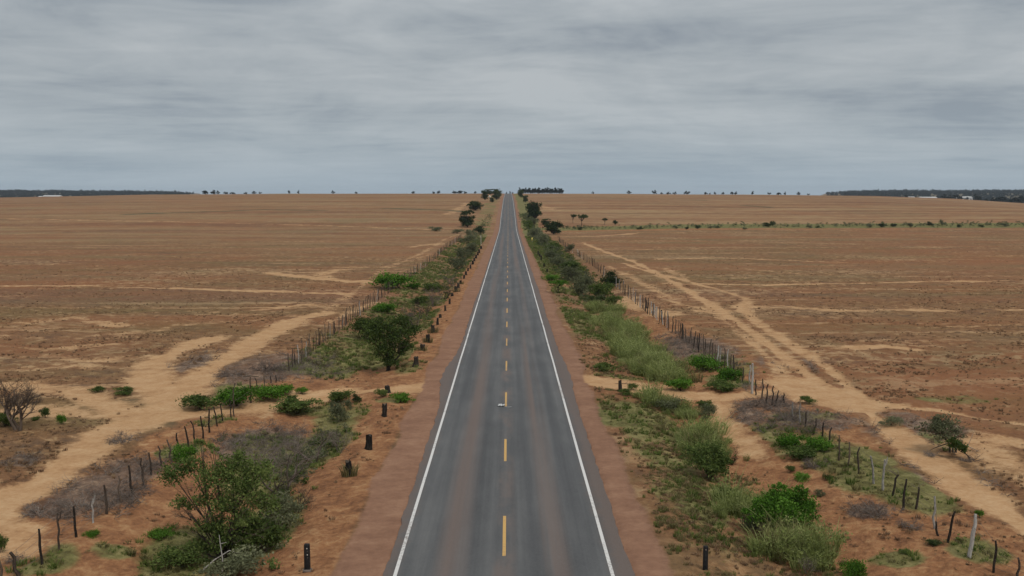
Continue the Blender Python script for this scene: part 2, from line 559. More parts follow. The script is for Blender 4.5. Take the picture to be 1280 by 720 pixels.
M = {}
M['earth'] = ground_material()
M['asphalt'] = asphalt_material()
M['white_paint'] = paint_material('white_line_paint', (0.62, 0.60, 0.57), (0.27, 0.24, 0.22), 0.50)
M['yellow_paint'] = paint_material('yellow_line_paint', (0.56, 0.34, 0.115), (0.34, 0.22, 0.13), 0.47)
M['leaf'] = leaf_material('leaves_mid_green', (0.034, 0.054, 0.016), (0.092, 0.130, 0.036), (0.195, 0.230, 0.070))
M['leaf_bright'] = leaf_material('leaves_bright_green', (0.036, 0.085, 0.012), (0.092, 0.195, 0.026), (0.19, 0.32, 0.060))
M['leaf_dark'] = leaf_material('leaves_dark_green', (0.020, 0.032, 0.012), (0.046, 0.066, 0.024), (0.105, 0.128, 0.050))
M['leaf_grey'] = leaf_material('leaves_grey_green', (0.068, 0.074, 0.040), (0.135, 0.146, 0.078), (0.24, 0.245, 0.14))
M['leaf_far'] = leaf_material('leaves_far_woodland', (0.008, 0.012, 0.009), (0.014, 0.020, 0.015), (0.028, 0.036, 0.025))
M['leaf_dry'] = leaf_material('leaves_dry', (0.115, 0.075, 0.048), (0.210, 0.138, 0.082), (0.34, 0.235, 0.14))
M['grass_pale'] = leaf_material('grass_pale_green', (0.125, 0.150, 0.044), (0.265, 0.305, 0.100), (0.44, 0.46, 0.20), 0.42)
M['grass_green'] = leaf_material('grass_green', (0.070, 0.105, 0.025), (0.140, 0.190, 0.048), (0.26, 0.29, 0.09), 0.42)
M['grass_olive'] = leaf_material('grass_olive', (0.105, 0.095, 0.040), (0.190, 0.170, 0.070), (0.31, 0.265, 0.13), 0.4)
M['grass_dry'] = leaf_material('grass_dry', (0.150, 0.090, 0.056), (0.260, 0.160, 0.094), (0.43, 0.30, 0.175), 0.3, 0.6)
M['twig_grey'] = leaf_material('twigs_grey', (0.085, 0.066, 0.054), (0.180, 0.142, 0.118), (0.30, 0.252, 0.212), 0.0)
M['twig_brown'] = leaf_material('twigs_brown', (0.050, 0.034, 0.026), (0.095, 0.068, 0.052), (0.17, 0.13, 0.10), 0.0)
M['bark'] = wood_material('bark', (0.035, 0.027, 0.021), (0.105, 0.082, 0.062))
M['bark_dark'] = wood_material('charred_bark', (0.010, 0.009, 0.008), (0.045, 0.036, 0.028))
M['post_dark'] = wood_material('dark_post_wood', (0.014, 0.012, 0.010), (0.075, 0.056, 0.042), 26)
M['post_brown'] = wood_material('brown_post_wood', (0.055, 0.040, 0.030), (0.150, 0.110, 0.080), 26)
M['post_pale'] = wood_material('pale_post_wood', (0.19, 0.17, 0.15), (0.46, 0.43, 0.39), 26)
M['wire'] = plain_material('rusty_wire', (0.10, 0.075, 0.06), (0.18, 0.15, 0.13))
M['black'] = plain_material('black_plastic', (0.010, 0.010, 0.011), (0.026, 0.025, 0.024), 9, 0.55)
M['white'] = plain_material('white_painted', (0.42, 0.41, 0.40), (0.52, 0.51, 0.50))
M['roof'] = plain_material('pale_roof', (0.42, 0.41, 0.39), (0.55, 0.54, 0.52))
M['yellow'] = plain_material('yellow_sign_paint', (0.62, 0.48, 0.10), (0.75, 0.62, 0.20))
M['cream'] = plain_material('cream_pole_paint', (0.55, 0.50, 0.42), (0.70, 0.66, 0.58))
M['gap'] = plain_material('dark_opening', (0.02, 0.02, 0.02), (0.035, 0.033, 0.03))
M['plastic'] = plain_material('white_plastic_film', (0.46, 0.46, 0.45), (0.62, 0.62, 0.61), 12, 0.4)

# ------------------------------------------------------------------ what covers the ground (measured in the photograph, laid out in metres)


def world_line(pts):
    return np.array([[at(u, v).x, at(u, v).y] for u, v in pts])


TRACKS = [  # sandy tracks: points, half width in metres, strength
    ([(578, 480), (540, 482), (500, 485), (430, 491), (380, 497), (320, 506), (260, 513), (200, 520), (150, 535), (105, 563), (50, 602), (0, 628), (-60, 650)], 1.5, 1.0),
    ([(440, 487), (380, 492), (330, 500)], 1.4, 0.8),
    ([(240, 512), (206, 500), (196, 482), (186, 463), (204, 447), (242, 430), (262, 424)], 1.4, 0.9),
    ([(205, 512), (232, 486), (262, 464), (300, 440), (340, 414), (376, 397), (404, 392)], 1.35, 0.95),
    ([(376, 397), (352, 390), (300, 394), (235, 390)], 1.6, 0.55),
    ([(160, 520), (120, 500), (90, 487), (40, 482), (-30, 480)], 1.5, 0.85),
    ([(200, 522), (120, 517), (50, 512), (-30, 512)], 1.8, 0.6),
    ([(404, 392), (440, 366), (474, 340), (522, 319), (541, 309), (556, 299), (574, 292)], 0.8, 0.5),
    ([(220, 360), (290, 363), (340, 364), (390, 366), (436, 367)], 1.6, 0.95),
    ([(0, 357.5), (110, 357), (160, 359), (230, 361), (300, 362)], 1.0, 0.8),
    ([(340, 341), (388, 347), (440, 352), (452, 351)], 1.7, 0.95),
    ([(396, 349), (408, 341), (424, 337)], 1.8, 0.6),
    ([(410, 334), (480, 334), (540, 318)], 1.0, 0.5),
    ([(0, 273.5), (100, 275), (200, 277), (330, 280), (430, 283), (520, 286), (560, 288)], 1.3, 0.75),
    ([(20, 293), (70, 290), (125, 288)], 1.5, 0.6),
    ([(30, 404), (90, 397), (150, 406)], 1.1, 0.65),
    ([(110, 420), (180, 415), (240, 405), (330, 399)], 1.0, 0.5),
    ([(0, 420), (60, 424), (140, 421)], 1.3, 0.45),
    ([(515, 309), (530, 306), (548, 305)], 1.6, 0.7),
    ([(60, 330), (200, 334), (330, 338), (420, 341)], 0.8, 0.35),
    ([(0, 640), (20, 665), (10, 690)], 1.0, 0.8),
    ([(560, 268), (572, 262), (585, 254)], 3.5, 0.6),
    # right of the road
    ([(694, 470), (735, 475), (770, 481), (810, 488), (860, 493), (905, 496), (950, 492), (1000, 487), (1040, 488)], 1.35, 1.0),
    ([(905, 498), (900, 512), (905, 530), (930, 550), (945, 570)], 1.0, 0.75),
    ([(1100, 525), (1060, 492), (1020, 474), (985, 450), (958, 428), (930, 408), (900, 388), (862, 364), (825, 343), (790, 326), (752, 313), (728, 303)], 0.95, 0.85),
    ([(1020, 488), (985, 470), (960, 446), (940, 428), (915, 408), (895, 392), (872, 388)], 0.8, 0.65),
    ([(1085, 505), (1030, 455), (985, 428), (945, 402), (928, 385), (935, 374), (905, 363), (870, 355), (830, 354)], 0.85, 0.78),
    ([(1000, 478), (1040, 498), (1080, 512)], 3.0, 1.0),
    ([(1085, 515), (1130, 548), (1170, 578), (1215, 612), (1280, 655), (1340, 690)], 0.85, 1.0),
    ([(1075, 502), (1120, 508), (1180, 514), (1240, 524), (1310, 534)], 1.0, 0.85),
    ([(1310, 560), (1250, 548), (1225, 558), (1260, 585), (1310, 600)], 1.5, 0.65),
    ([(835, 392), (805, 386), (790, 380), (770, 372)], 1.9, 0.8),
    ([(900, 388), (850, 380), (800, 352), (760, 332)], 1.0, 0.6),
    ([(780, 329), (800, 336), (870, 354), (950, 356), (1060, 354), (1160, 352), (1320, 350)], 0.9, 0.85),
    ([(820, 324), (900, 322), (980, 325), (1058, 328)], 1.2, 0.85),
    ([(920, 384), (980, 383), (1050, 388), (1120, 387), (1190, 388)], 1.1, 0.75),
    ([(1080, 434), (1110, 433), (1146, 437)], 1.6, 0.85),
    ([(1060, 323), (1150, 322), (1280, 319), (1330, 318)], 1.0, 0.45),
    ([(740, 312), (790, 312), (850, 311), (960, 309), (1090, 310)], 0.9, 0.55),
    ([(705, 296), (750, 295), (800, 291), (850, 291)], 2.2, 0.8),
    ([(850, 290), (1000, 288), (1130, 287.5), (1320, 287)], 1.3, 0.5),
    ([(1250, 387), (1330, 386)], 1.2, 0.6),
    ([(670, 255), (690, 262), (700, 263)], 4.0, 0.5),
    ([(1075, 440), (1000, 425), (940, 428)], 1.0, 0.4),
    ([(-20, 432), (60, 436), (140, 430)], 1.2, 0.5), ([(-20, 448), (50, 445), (120, 450), (190, 445)], 0.9, 0.5), ([(20, 462), (90, 458), (160, 462)], 0.9, 0.45),
    ([(170, 300), (260, 298)], 0.8, 0.5), ([(250, 317), (420, 320)], 0.7, 0.45), ([(-20, 318), (60, 316)], 0.7, 0.45), ([(430, 322), (500, 326)], 1.0, 0.5),
    ([(320, 388), (380, 380), (402, 383)], 0.9, 0.55), ([(408, 404), (450, 385), (475, 376)], 0.7, 0.55), ([(120, 347), (210, 349), (300, 347)], 0.7, 0.4),
    ([(985, 365), (1100, 368)], 0.8, 0.45), ([(1150, 410), (1300, 405)], 0.8, 0.4), ([(880, 300), (960, 302)], 0.7, 0.45), ([(930, 336), (1000, 342)], 0.8, 0.5),
    ([(1000, 395), (1090, 398)], 0.7, 0.45), ([(830, 335), (850, 345), (858, 352)], 1.2, 0.6), ([(990, 300), (1120, 298), (1300, 299)], 0.8, 0.35),
]
TRACKS = [(world_line(p), w, s) for p, w, s in TRACKS]


def px_patch(u, v, ru, rv):
    c = at(u, v); a = at(u, v - rv); b = at(u, v + rv)
    return c.x, 0.5 * (a.y + b.y), ru * c.y / F, 0.5 * abs(a.y - b.y)


GREEN = [px_patch(*a) for a in [(440, 440, 60, 26), (400, 460, 50, 14), (360, 508, 30, 8), (395, 512, 60, 10), (285, 492, 70, 14), (240, 690, 70, 40),
                                (330, 660, 50, 50), (330, 600, 55, 40), (430, 520, 40, 18), (400, 560, 40, 30), (985, 548, 70, 26), (1060, 575, 60, 30), (1100, 600, 60, 24), (1010, 520, 50, 9),
                                (880, 640, 40, 18), (865, 605, 25, 12), (830, 560, 50, 40), (790, 520, 60, 20), (1180, 560, 60, 22), (1150, 620, 60, 26),
                                (905, 455, 40, 16), (910, 478, 30, 10), (1225, 690, 40, 20), (1120, 700, 40, 14), (60, 700, 40, 20), (140, 690, 30, 12),
                                (265, 525, 30, 9), (225, 565, 30, 12), (490, 500, 24, 5), (510, 460, 20, 8), (345, 560, 60, 20), (1190, 500, 60, 6)]]
BRUSH = [px_patch(*a) for a in [(80, 625, 85, 30), (330, 462, 75, 20), (250, 460, 50, 20), (155, 546, 32, 10), (120, 590, 80, 20), (1010, 525, 70, 14), (960, 500, 50, 14),
                                (930, 520, 30, 14), (1050, 650, 0.1, 0.1), (30, 575, 30, 8), (1150, 540, 70, 20), (1200, 600, 60, 20), (1215, 565, 60, 14), (985, 455, 45, 12),
                                (1085, 640, 25, 10), (330, 560, 50, 30), (880, 440, 50, 22), (1120, 520, 30, 6)]]


def ell(x, y, c, soft=0.45):
    d = np.sqrt(((x - c[0]) / c[2]) ** 2 + ((y - c[1]) / max(c[3], 0.2)) ** 2)
    return 1 - sstep(1 - soft, 1 + soft, d)


def seg_dist(x, y, pts):
    best = np.full(x.shape, 1e9)
    for (x0, y0), (x1, y1) in zip(pts[:-1], pts[1:]):
        dx, dy = x1 - x0, y1 - y0
        t = np.clip(((x - x0) * dx + (y - y0) * dy) / (dx * dx + dy * dy + 1e-9), 0, 1)
        best = np.minimum(best, np.hypot(x - x0 - t * dx, y - y0 - t * dy))
    return best


CREEK = world_line([(705, 287), (760, 286), (800, 285.2), (860, 284), (1000, 283.2), (1150, 282.6), (1330, 281.8)])
CREEK[:, 1] += 3
HEDGE_LINES = [world_line(p) for p in ([(484, 260.5), (520, 261.5), (560, 263), (588, 265)], [(700, 247.5), (760, 248), (830, 249.5), (880, 250.5)],
                                       [(930, 257), (960, 259)], [(160, 268), (330, 262), (400, 263)])]


def masks(x, y):
    shape = x.shape
    x = x.ravel(); y = y.ravel()
    n1 = fbm(x / 6.0, y / 6.0, 3, 21) - 0.5
    n2 = fbm(x / 25.0, y / 25.0, 3, 31) - 0.5
    sand = np.zeros_like(x)
    for pts, w, s in TRACKS:
        m = w * 3 + 4
        sel = np.where((x > pts[:, 0].min() - m) & (x < pts[:, 0].max() + m) & (y > pts[:, 1].min() - m) & (y < pts[:, 1].max() + m))[0]
        if not len(sel):
            continue
        d = seg_dist(x[sel], y[sel], pts)
        ww = w * (1 + 2.2 * n1[sel])
        sand[sel] = np.maximum(sand[sel], s * (1 - sstep(ww * 0.25, ww * 1.6, d)))
    ax = x - XR
    near = 1 - sstep(68, 90, y)
    red = sstep(20.5, 16.5, np.abs(ax) + 3 * n1) * sstep(5.0, 6.2, np.abs(ax)) * near
    red = np.maximum(red, 0.8 * sstep(20, 16, np.abs(ax) + 3 * n1) * (ax > 10.5) * (1 - sstep(90, 130, y)))
    red = np.maximum(red, 0.75 * (ax < 0) * sstep(11.0, 8.5, np.abs(ax) + 2 * n1) * sstep(5.2, 5.8, np.abs(ax)) * (1 - sstep(150, 260, y)))
    red = red * (1 - 0.62 * (ax > 5.0) * sstep(11.5, 9.0, ax + 4 * n1))
    green = np.zeros_like(x)
    green = np.maximum(green, (ax > 5.6) * sstep(12.5, 9.0, ax + 4 * n1) * (0.30 + 0.28 * sstep(62, 75, y) + 1.8 * n1) * sstep(5.5, 6.4, ax))
    green = np.maximum(green, (ax > 5.8) * sstep(15.5, 13.0, ax + 3 * n1) * 0.75 * sstep(125, 180, y) * (1 - sstep(900, 1100, y)))
    green = np.maximum(green, (ax < -7.5) * sstep(-17, -14, ax + 3 * n1) * (0.50 + 1.2 * n1) * sstep(64, 74, y) * (1 - sstep(900, 1100, y)))
    for c in GREEN:
        green = np.maximum(green, 0.85 * ell(x, y, c) * (0.9 + 0.9 * n1))
    brush = np.zeros_like(x)
    for c in BRUSH:
        brush = np.maximum(brush, ell(x, y, c) * (0.9 + 0.8 * n1))
    shoulder = np.where(ax < 0, sstep(6.0, 5.2, -ax + 0.9 * n1) * sstep(3.2, 3.5, -ax), sstep(6.0, 5.0, ax + 1.2 * n1) * sstep(3.2, 3.5, ax))
    dc = seg_dist(x, y, CREEK)
    creek = (1 - sstep(9, 17, dc + 8 * n1))
    green = np.maximum(green, creek * (0.85 + 0.5 * n2))
    red = np.maximum(red, 0.9 * (1 - sstep(3, 9, np.abs(dc - 17))) * (y < 412) * sstep(330, 200, x))
    tan = sstep(400, 440, y + 25 * n2) * (0.55 + 0.45 * sstep(-60, 60, x))
    tan = np.maximum(tan, 0.5 * sstep(150, 330, y + 40 * n2) * (x < 0))
    line = np.zeros_like(x)
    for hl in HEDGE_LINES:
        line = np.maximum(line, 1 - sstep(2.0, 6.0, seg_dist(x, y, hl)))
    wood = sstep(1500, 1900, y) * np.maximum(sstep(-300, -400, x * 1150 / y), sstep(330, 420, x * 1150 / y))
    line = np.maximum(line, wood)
    green = green * (1 - np.clip(sand * 1.3, 0, 1))
    brush = brush * (1 - np.clip(sand * 1.3, 0, 1))
    r = [np.clip(v, 0, 1).reshape(shape) for v in (sand, green, red, shoulder, brush, tan, line)]
    return r


# ------------------------------------------------------------------ ground sheet
def build_ground():
    rows = np.concatenate([np.geomspace(7, 1300, 880), np.geomspace(1310, 8000, 80)])
    K = 660
    s = np.linspace(-1, 1, K)
    cols = np.sign(s) * (0.72 * np.abs(s) + 0.28 * np.abs(s) ** 3)
    Y = np.repeat(rows[:, None], K, 1)
    X = cols[None, :] * (0.80 * rows[:, None] + 14.0)
    sand, green, red, shoulder, brush, tan, line = masks(X, Y)
    Z = H(X, Y)
    ax = np.abs(X - XR)
    calm = np.maximum(np.clip(sand, 0, 1) * 0.7, sstep(6.5, 5.6, ax))
    fade = 1 - sstep(200, 500, Y)
    bumps = (fbm(X / 0.55, Y / 0.55, 3, 41) - 0.5) * 0.20 + (fbm(X / 2.6, Y / 2.6, 3, 51) - 0.5) * 0.26
    Z = Z + bumps * (1 - calm) * (0.35 + 0.65 * fade)
    Z = Z - 0.06 * sand * fade * sstep(6.5, 8.0, ax)                 # tracks are worn into the ground
    inner = np.where(X < XR, sstep(3.95, 3.75, ax), sstep(4.45, 4.2, ax))
    Z = Z - 0.030 * sstep(7.0, 6.0, ax) - 0.06 * inner
    R = len(rows)
    dzr = np.gradient(Z, axis=0); dyr = np.gradient(Y, axis=0); dxr = np.gradient(X, axis=0)
    dzc = np.gradient(Z, axis=1); dyc = np.gradient(Y, axis=1); dxc = np.gradient(X, axis=1)
    nx = dyc * dzr - dzc * dyr; ny = dzc * dxr - dxc * dzr; nz = dxc * dyr - dyc * dxr
    nn = np.stack([nx, ny, nz], -1); nn /= np.linalg.norm(nn, axis=-1, keepdims=True)
    V = np.stack([X, Y, Z], -1).reshape(-1, 3); NN = nn.reshape(-1, 3)
    A = np.stack([sand, green, red, shoulder], -1).reshape(-1, 4)
    Bm = np.stack([brush, tan, line, np.ones_like(line)], -1).reshape(-1, 4)
    i = np.arange(R - 1)[:, None] * K; j = np.arange(K - 1)[None, :]
    Q = np.stack([i + j, i + j + 1, i + K + j + 1, i + K + j], -1).reshape(-1, 4)
    ma = A[Q].mean(1)
    shl = ma[:, 3] > 0.5
    trk = (ma[:, 0] > 0.5) & ~shl

    def piece(name, sel):
        q = Q[sel]
        used, inv = np.unique(q, return_inverse=True)
        q = inv.reshape(-1, 4).astype(np.int32)
        me = bpy.data.meshes.new(name)
        me.vertices.add(len(used)); me.vertices.foreach_set('co', V[used].astype(np.float32).ravel())
        me.loops.add(q.size); me.loops.foreach_set('vertex_index', q.ravel())
        me.polygons.add(len(q)); me.polygons.foreach_set('loop_start', (np.arange(len(q)) * 4).astype(np.int32))
        me.polygons.foreach_set('use_smooth', np.ones(len(q), bool))
        me.update(calc_edges=True)
        for an, arr in (('masks', A), ('masks_b', Bm)):
            at_ = me.attributes.new(an, 'FLOAT_COLOR', 'POINT')
            at_.data.foreach_set('color', arr[used].astype(np.float32).ravel())
        me.materials.append(M['earth'])
        me.normals_split_custom_set_from_vertices(NN[used].astype(np.float32))
        return tag(link(name, me), kind='structure')
    piece('ground', ~shl & ~trk)
    t = piece('dirt_track', trk)
    tag(t, 'bare sandy tracks worn across the brown fields')
    h = piece('dirt_shoulder', shl)
    tag(h, 'strips of red earth shoulder along both road edges')


build_ground()


# ------------------------------------------------------------------ road
def strip(name, x0, x1, ys, dz, mat, parent=None, jit0=None, jit1=None, thick=0.0):
    n = len(ys)
    a = np.full(n, x0) if jit0 is None else x0 + jit0
    b = np.full(n, x1) if jit1 is None else x1 + jit1
    z = P(ys) + dz
    mb = MB()
    V = np.concatenate([np.stack([XR + a, ys, z], 1), np.stack([XR + b, ys, z], 1)])
    i = np.arange(n - 1)
    mb.add(V, np.stack([i, i + n, i + n + 1, i + 1], 1))
    if thick:
        for e in (a, b):
            W = np.concatenate([np.stack([XR + e, ys, z], 1), np.stack([XR + e + np.sign(e) * 0.03, ys, z - thick], 1)])
            mb.add(W, np.stack([i, i + n, i + n + 1, i + 1], 1))
    return mb.build(name, mat, parent)


ys = np.concatenate([np.arange(5, 120, 0.25), np.arange(120, 400, 1.0), np.arange(400, 1400, 4.0)])
jl = (fbm(ys / 0.9, ys * 0, 4, 61) - 0.5) * 0.26 + (fbm(ys / 14, ys * 0, 2, 63) - 0.5) * 0.2
jr = (fbm(ys / 1.1, ys * 0 + 3, 4, 62) - 0.5) * 0.20 + (fbm(ys / 14, ys * 0, 2, 64) - 0.5) * 0.3
apron = 0.6 * np.exp(-((ys - 66) / 7.5) ** 2) * (1 + 0.5 * (fbm(ys / 1.6, ys * 0 + 5, 3, 66) - 0.5))
road = tag(strip('road', -3.82, 4.22, ys, 0.0, M['asphalt'], None, jl - apron, jr + 0.35 * apron, 0.09), kind='structure')
wob = (fbm(ys / 9, ys * 0, 3, 71) - 0.5) * 0.04
strip('edge_line', -3.56, -3.44, ys, 0.004, M['white_paint'], road, wob, wob)
strip('edge_line', 3.44, 3.56, ys, 0.004, M['white_paint'], road, -wob, -wob)
d0, d1, d2 = at(629.5, 695).y, at(629.5, 645).y, at(630, 508).y
period, dash = (d2 - d0) / 2.0, d1 - d0
y = d0 - 2 * period
while y < 1250:
    yy = np.linspace(y, y + dash, 6)
    strip('centre_dash', -0.058, 0.058, yy, 0.004, M['yellow_paint'], road)
    y += period


# ------------------------------------------------------------------ plants: geometry makers
def unit(n, rng):
    v = rng.normal(size=(n, 3))
    return v / (np.linalg.norm(v, axis=1)[:, None] + 1e-9)


def leaves(mb, blobs, n, size, seed, clump=0.20, per=26, flat=0.0, up=0.35, aspect=0.62):
    """many small leaf faces gathered in clumps through the blobs (x,y,z,rx,ry,rz)"""
    rng = np.random.default_rng(seed)
    B = np.asarray(blobs, float)
    w = (B[:, 3] * B[:, 4] * B[:, 5]) ** 0.72
    w /= w.sum()
    nc = max(5, n // per)
    bi = rng.choice(len(B), nc, p=w)
    d = unit(nc, rng)
    d[:, 2] = np.where(d[:, 2] < -0.45, -d[:, 2], d[:, 2])
    r = rng.random(nc) ** 0.42
    C = B[bi, :3] + d * r[:, None] * B[bi, 3:6]
    ct = np.clip(rng.normal(0.45, 0.20, nc), 0, 1)
    cr = clump * B[bi, 3:6].mean(1) * rng.uniform(0.6, 1.5, nc)
    li = rng.choice(nc, n)
    off = rng.normal(size=(n, 3)) * cr[li][:, None]
    off[:, 2] *= 0.7 * (1 - flat)
    Pn = C[li] + off
    a = unit(n, rng) + 0.7 * d[li]
    a[:, 2] = a[:, 2] * (1 - flat) + up * rng.normal(0.3, 0.6, n)
    a /= np.linalg.norm(a, axis=1)[:, None] + 1e-9
    s = np.cross(a, unit(n, rng)); s /= np.linalg.norm(s, axis=1)[:, None] + 1e-9
    ln = size * rng.uniform(0.55, 1.45, n)[:, None]
    wd = ln * aspect
    V = np.stack([Pn - a * ln * 0.5, Pn + s * wd * 0.5, Pn + a * ln * 0.5, Pn - s * wd * 0.5], 1).reshape(-1, 3)
    V[:, 2] = np.maximum(V[:, 2], 0.01)
    t = np.clip(0.62 * ct[li] + 0.38 * rng.random(n), 0, 1)
    mb.add(V, np.arange(4 * n).reshape(-1, 4), np.repeat(t, 4))


def blades(mb, n, rad, hgt, seed, width=0.02, lean=0.5):
    """grass blades: two-segment curved leaves"""
    rng = np.random.default_rng(seed)
    a = rng.uniform(0, 2 * math.pi, n); r = rad * np.sqrt(rng.random(n))
    b = np.stack([r * np.cos(a), r * np.sin(a), np.full(n, -0.03)], 1)
    h = hgt * rng.uniform(0.5, 1.15, n)
    la = a + rng.normal(0, 0.9, n); l = lean * h * rng.uniform(0.2, 1.2, n)
    dirv = np.stack([np.cos(la), np.sin(la), np.zeros(n)], 1)
    m = b + dirv * (l * 0.35)[:, None]; m[:, 2] = h * 0.6
    t = b + dirv * l[:, None]; t[:, 2] = h * rng.uniform(0.8, 1.0, n)
    pa = rng.uniform(0, math.pi, n)
    s = np.stack([np.cos(pa), np.sin(pa), np.zeros(n)], 1) * (width * rng.uniform(0.6, 1.4, n))[:, None]
    V = np.stack([b - s, b + s, m + s * 0.8, m - s * 0.8, t + s * .15, t - s * .15], 1).reshape(-1, 3)
    i = np.arange(n)[:, None] * 6
    Q = np.concatenate([i + np.array([[0, 1, 2, 3]]), i + np.array([[3, 2, 4, 5]])])
    tt = rng.random(n)
    mb.add(V, Q, np.stack([tt * .7, tt * .7, tt, tt, np.clip(tt + .2, 0, 1), np.clip(tt + .2, 0, 1)], 1).ravel())


def branch(mb, p, d, length, rad, depth, rng, spread=0.6, gravity=0.0, ends=None, sides=5, kids=(2, 4)):
    n = 4
    pts = [np.array(p, float)]
    d = np.array(d, float); d /= np.linalg.norm(d)
    for k in range(n):
        d = d + rng.normal(0, 0.16, 3) + np.array([0, 0, gravity])
        d /= np.linalg.norm(d)
        pts.append(pts[-1] + d * length / n)
    mb.tube(pts, np.linspace(rad, rad * 0.55, n + 1), max(3, sides), rng.uniform(0.2, 0.9), cap=False)
    if ends is not None:
        ends.append(pts[-1])
    if depth <= 0:
        return
    for k in range(rng.integers(kids[0], kids[1] + 1)):
        i = rng.integers(2, n + 1)
        nd = d + rng.normal(0, spread, 3)
        nd[2] = abs(nd[2]) * 0.8 if gravity >= 0 else nd[2]
        branch(mb, pts[i], nd, length * rng.uniform(0.5, 0.8), rad * 0.55, depth - 1, rng, spread, gravity, ends, sides - 1, kids)


def trunk_mesh(blobs, seed, r0, base_spread=0.1, stems=1):
    """tapered stems that fork into a limb for every blob of the crown"""
    rng = np.random.default_rng(seed)
    mb = MB()
    B = np.asarray(blobs, float)
    low = B[:, 2].min()
    for k in range(stems):
        a = rng.uniform(0, 6.28)
        b = np.array([base_spread * math.cos(a), base_spread * math.sin(a), -0.15]) if stems > 1 else np.array([0, 0, -0.15])
        c = B[:, :3].mean(0); fork = b * 0.5 + np.array([c[0] * .25, c[1] * .25, max(0.2, low * 0.55)])
        mb.tube([b, (b + fork) / 2 + rng.normal(0, .04, 3), fork], [r0 * 1.25, r0, r0 * 0.85], 7, 0.4, cap=False)
        for q in B[k::stems]:
            e = q[:3] + rng.normal(0, 0.12, 3) * q[3:6]
            mid = (fork + e) / 2 + rng.normal(0, 0.10, 3) * np.linalg.norm(e - fork)
            mb.tube([fork, mid, e], [r0 * 0.7, r0 * 0.45, r0 * 0.16], 5, 0.5, cap=False)
            for _ in range(4):
                t = q[:3] + unit(1, rng)[0] * q[3:6] * 0.85
                m2 = mid * 0.4 + e * 0.3 + t * 0.3
                mb.tube([mid, m2, t], [r0 * 0.28, r0 * 0.18, r0 * 0.06], 4, 0.6, cap=False)
    return mb


PROTO = {}


def proto(key, parts, bbox):
    """parts: list of (name, mesh); bbox: natural (width, height)"""
    PROTO[key] = (parts, bbox)


def rand_blobs(seed, n, w, h0, h1, flat=1.0):
    rng = np.random.default_rng(seed)
    out = []
    for k in range(n):
        a = rng.uniform(0, 6.28); r = w * 0.30 * math.sqrt(rng.random())
        rr = w * rng.uniform(0.17, 0.30)
        z = rng.uniform(h0 + rr * 0.6 * flat, max(h0 + rr * 0.7 * flat, h1 - rr * 0.75 * flat))
        out.append((r * math.cos(a), r * math.sin(a), z, rr, rr, rr * 0.75 * flat))
    return out


def make_tree(key, seed, w, h, crown0, nblob, n, leaf, mat, flat=0.9, stems=1, r0=0.14, bark='bark'):
    bl = rand_blobs(seed, nblob, w, crown0, h, flat)
    if crown0 < 0.5:                                      # scrub trees are leafy down to the ground
        r_ = np.random.default_rng(seed + 7)
        for k_ in range(7):
            a_ = k_ * 0.9 + r_.uniform(-.3, .3); d_ = w * r_.uniform(0.12, 0.30)
            bl.append((d_ * math.cos(a_), d_ * math.sin(a_), h * r_.uniform(0.14, 0.34), w * 0.19, w * 0.19, h * 0.17))
    mb = MB(); leaves(mb, bl, n, leaf, seed)
    proto(key, [('crown', mb.mesh('crown', M[mat])), ('trunk', trunk_mesh(bl, seed + 1, r0, 0.15, stems).mesh('trunk', M[bark]))], (w, h))


def make_shrub(key, seed, w, h, nblob, n, leaf, mat, flat=0.8, bark='twig_brown'):
    bl = rand_blobs(seed, nblob, w, 0.02, h, flat)
    mb = MB(); leaves(mb, bl, n, leaf, seed, clump=0.26)
    proto(key, [('foliage', mb.mesh('foliage', M[mat])), ('stem', trunk_mesh(bl, seed + 1, 0.03, w * 0.12, 3).mesh('stem', M[bark]))], (w, h))


def make_bare(key, seed, h, depth, stems, mat, spread=0.55, r0=0.03, gravity=0.02, tilt=0.5, kids=(2, 4)):
    rng = np.random.default_rng(seed)
    mb = MB(); low = MB()
    for k in range(stems):
        a = rng.uniform(0, 6.28)
        tgt = mb
        branch(tgt, (0.1 * math.cos(a), 0.1 * math.sin(a), -0.08), (tilt * math.cos(a), tilt * math.sin(a), 1.0), h * 0.45, r0, depth, rng, spread, gravity, None, 5, kids)
        low.tube([(0.1 * math.cos(a), 0.1 * math.sin(a), -0.12), (0.06 * math.cos(a), 0.06 * math.sin(a), 0.05), (0.0, 0.0, 0.12)], [r0 * 1.3, r0 * 1.25, r0], 6, 0.3, cap=False)
    V = np.concatenate(mb.v)
    w = max(np.ptp(V[:, 0]), np.ptp(V[:, 1])); hh = V[:, 2].max()
    proto(key, [('branches', mb.mesh('branches', M[mat])), ('root_flare', low.mesh('root_flare', M[mat]))], (w, hh))


for k in range(4):
    make_tree('dark%d' % k, 100 + k, 6.0, 5.0, 0.25, 12, 5600, 0.30, 'leaf_dark', 0.85, 2, 0.16)
for k in range(4):
    make_tree('far%d' % k, 120 + k, 6.5, 5.2, 0.2, 9, 520, 0.85, 'leaf_far', 0.8, 1, 0.18)
make_tree('umbrella', 140, 5.0, 4.6, 2.8, 7, 2600, 0.22, 'leaf_dark', 0.5, 1, 0.12)
make_tree('flat_top', 141, 2.8, 2.3, 1.35, 6, 2400, 0.13, 'leaf_bright', 0.45, 1, 0.06)
for k in range(4):
    make_shrub('green%d' % k, 150 + k, 2.2, 1.3, 9, 2600, 0.12, 'leaf', 0.85)
for k in range(3):
    make_shrub('bright%d' % k, 160 + k, 2.2, 0.9, 10, 2600, 0.10, 'leaf_bright', 0.7)
for k in range(4):
    make_shrub('grey%d' % k, 170 + k, 2.4, 1.5, 9, 2400, 0.11, 'leaf_grey', 0.9)
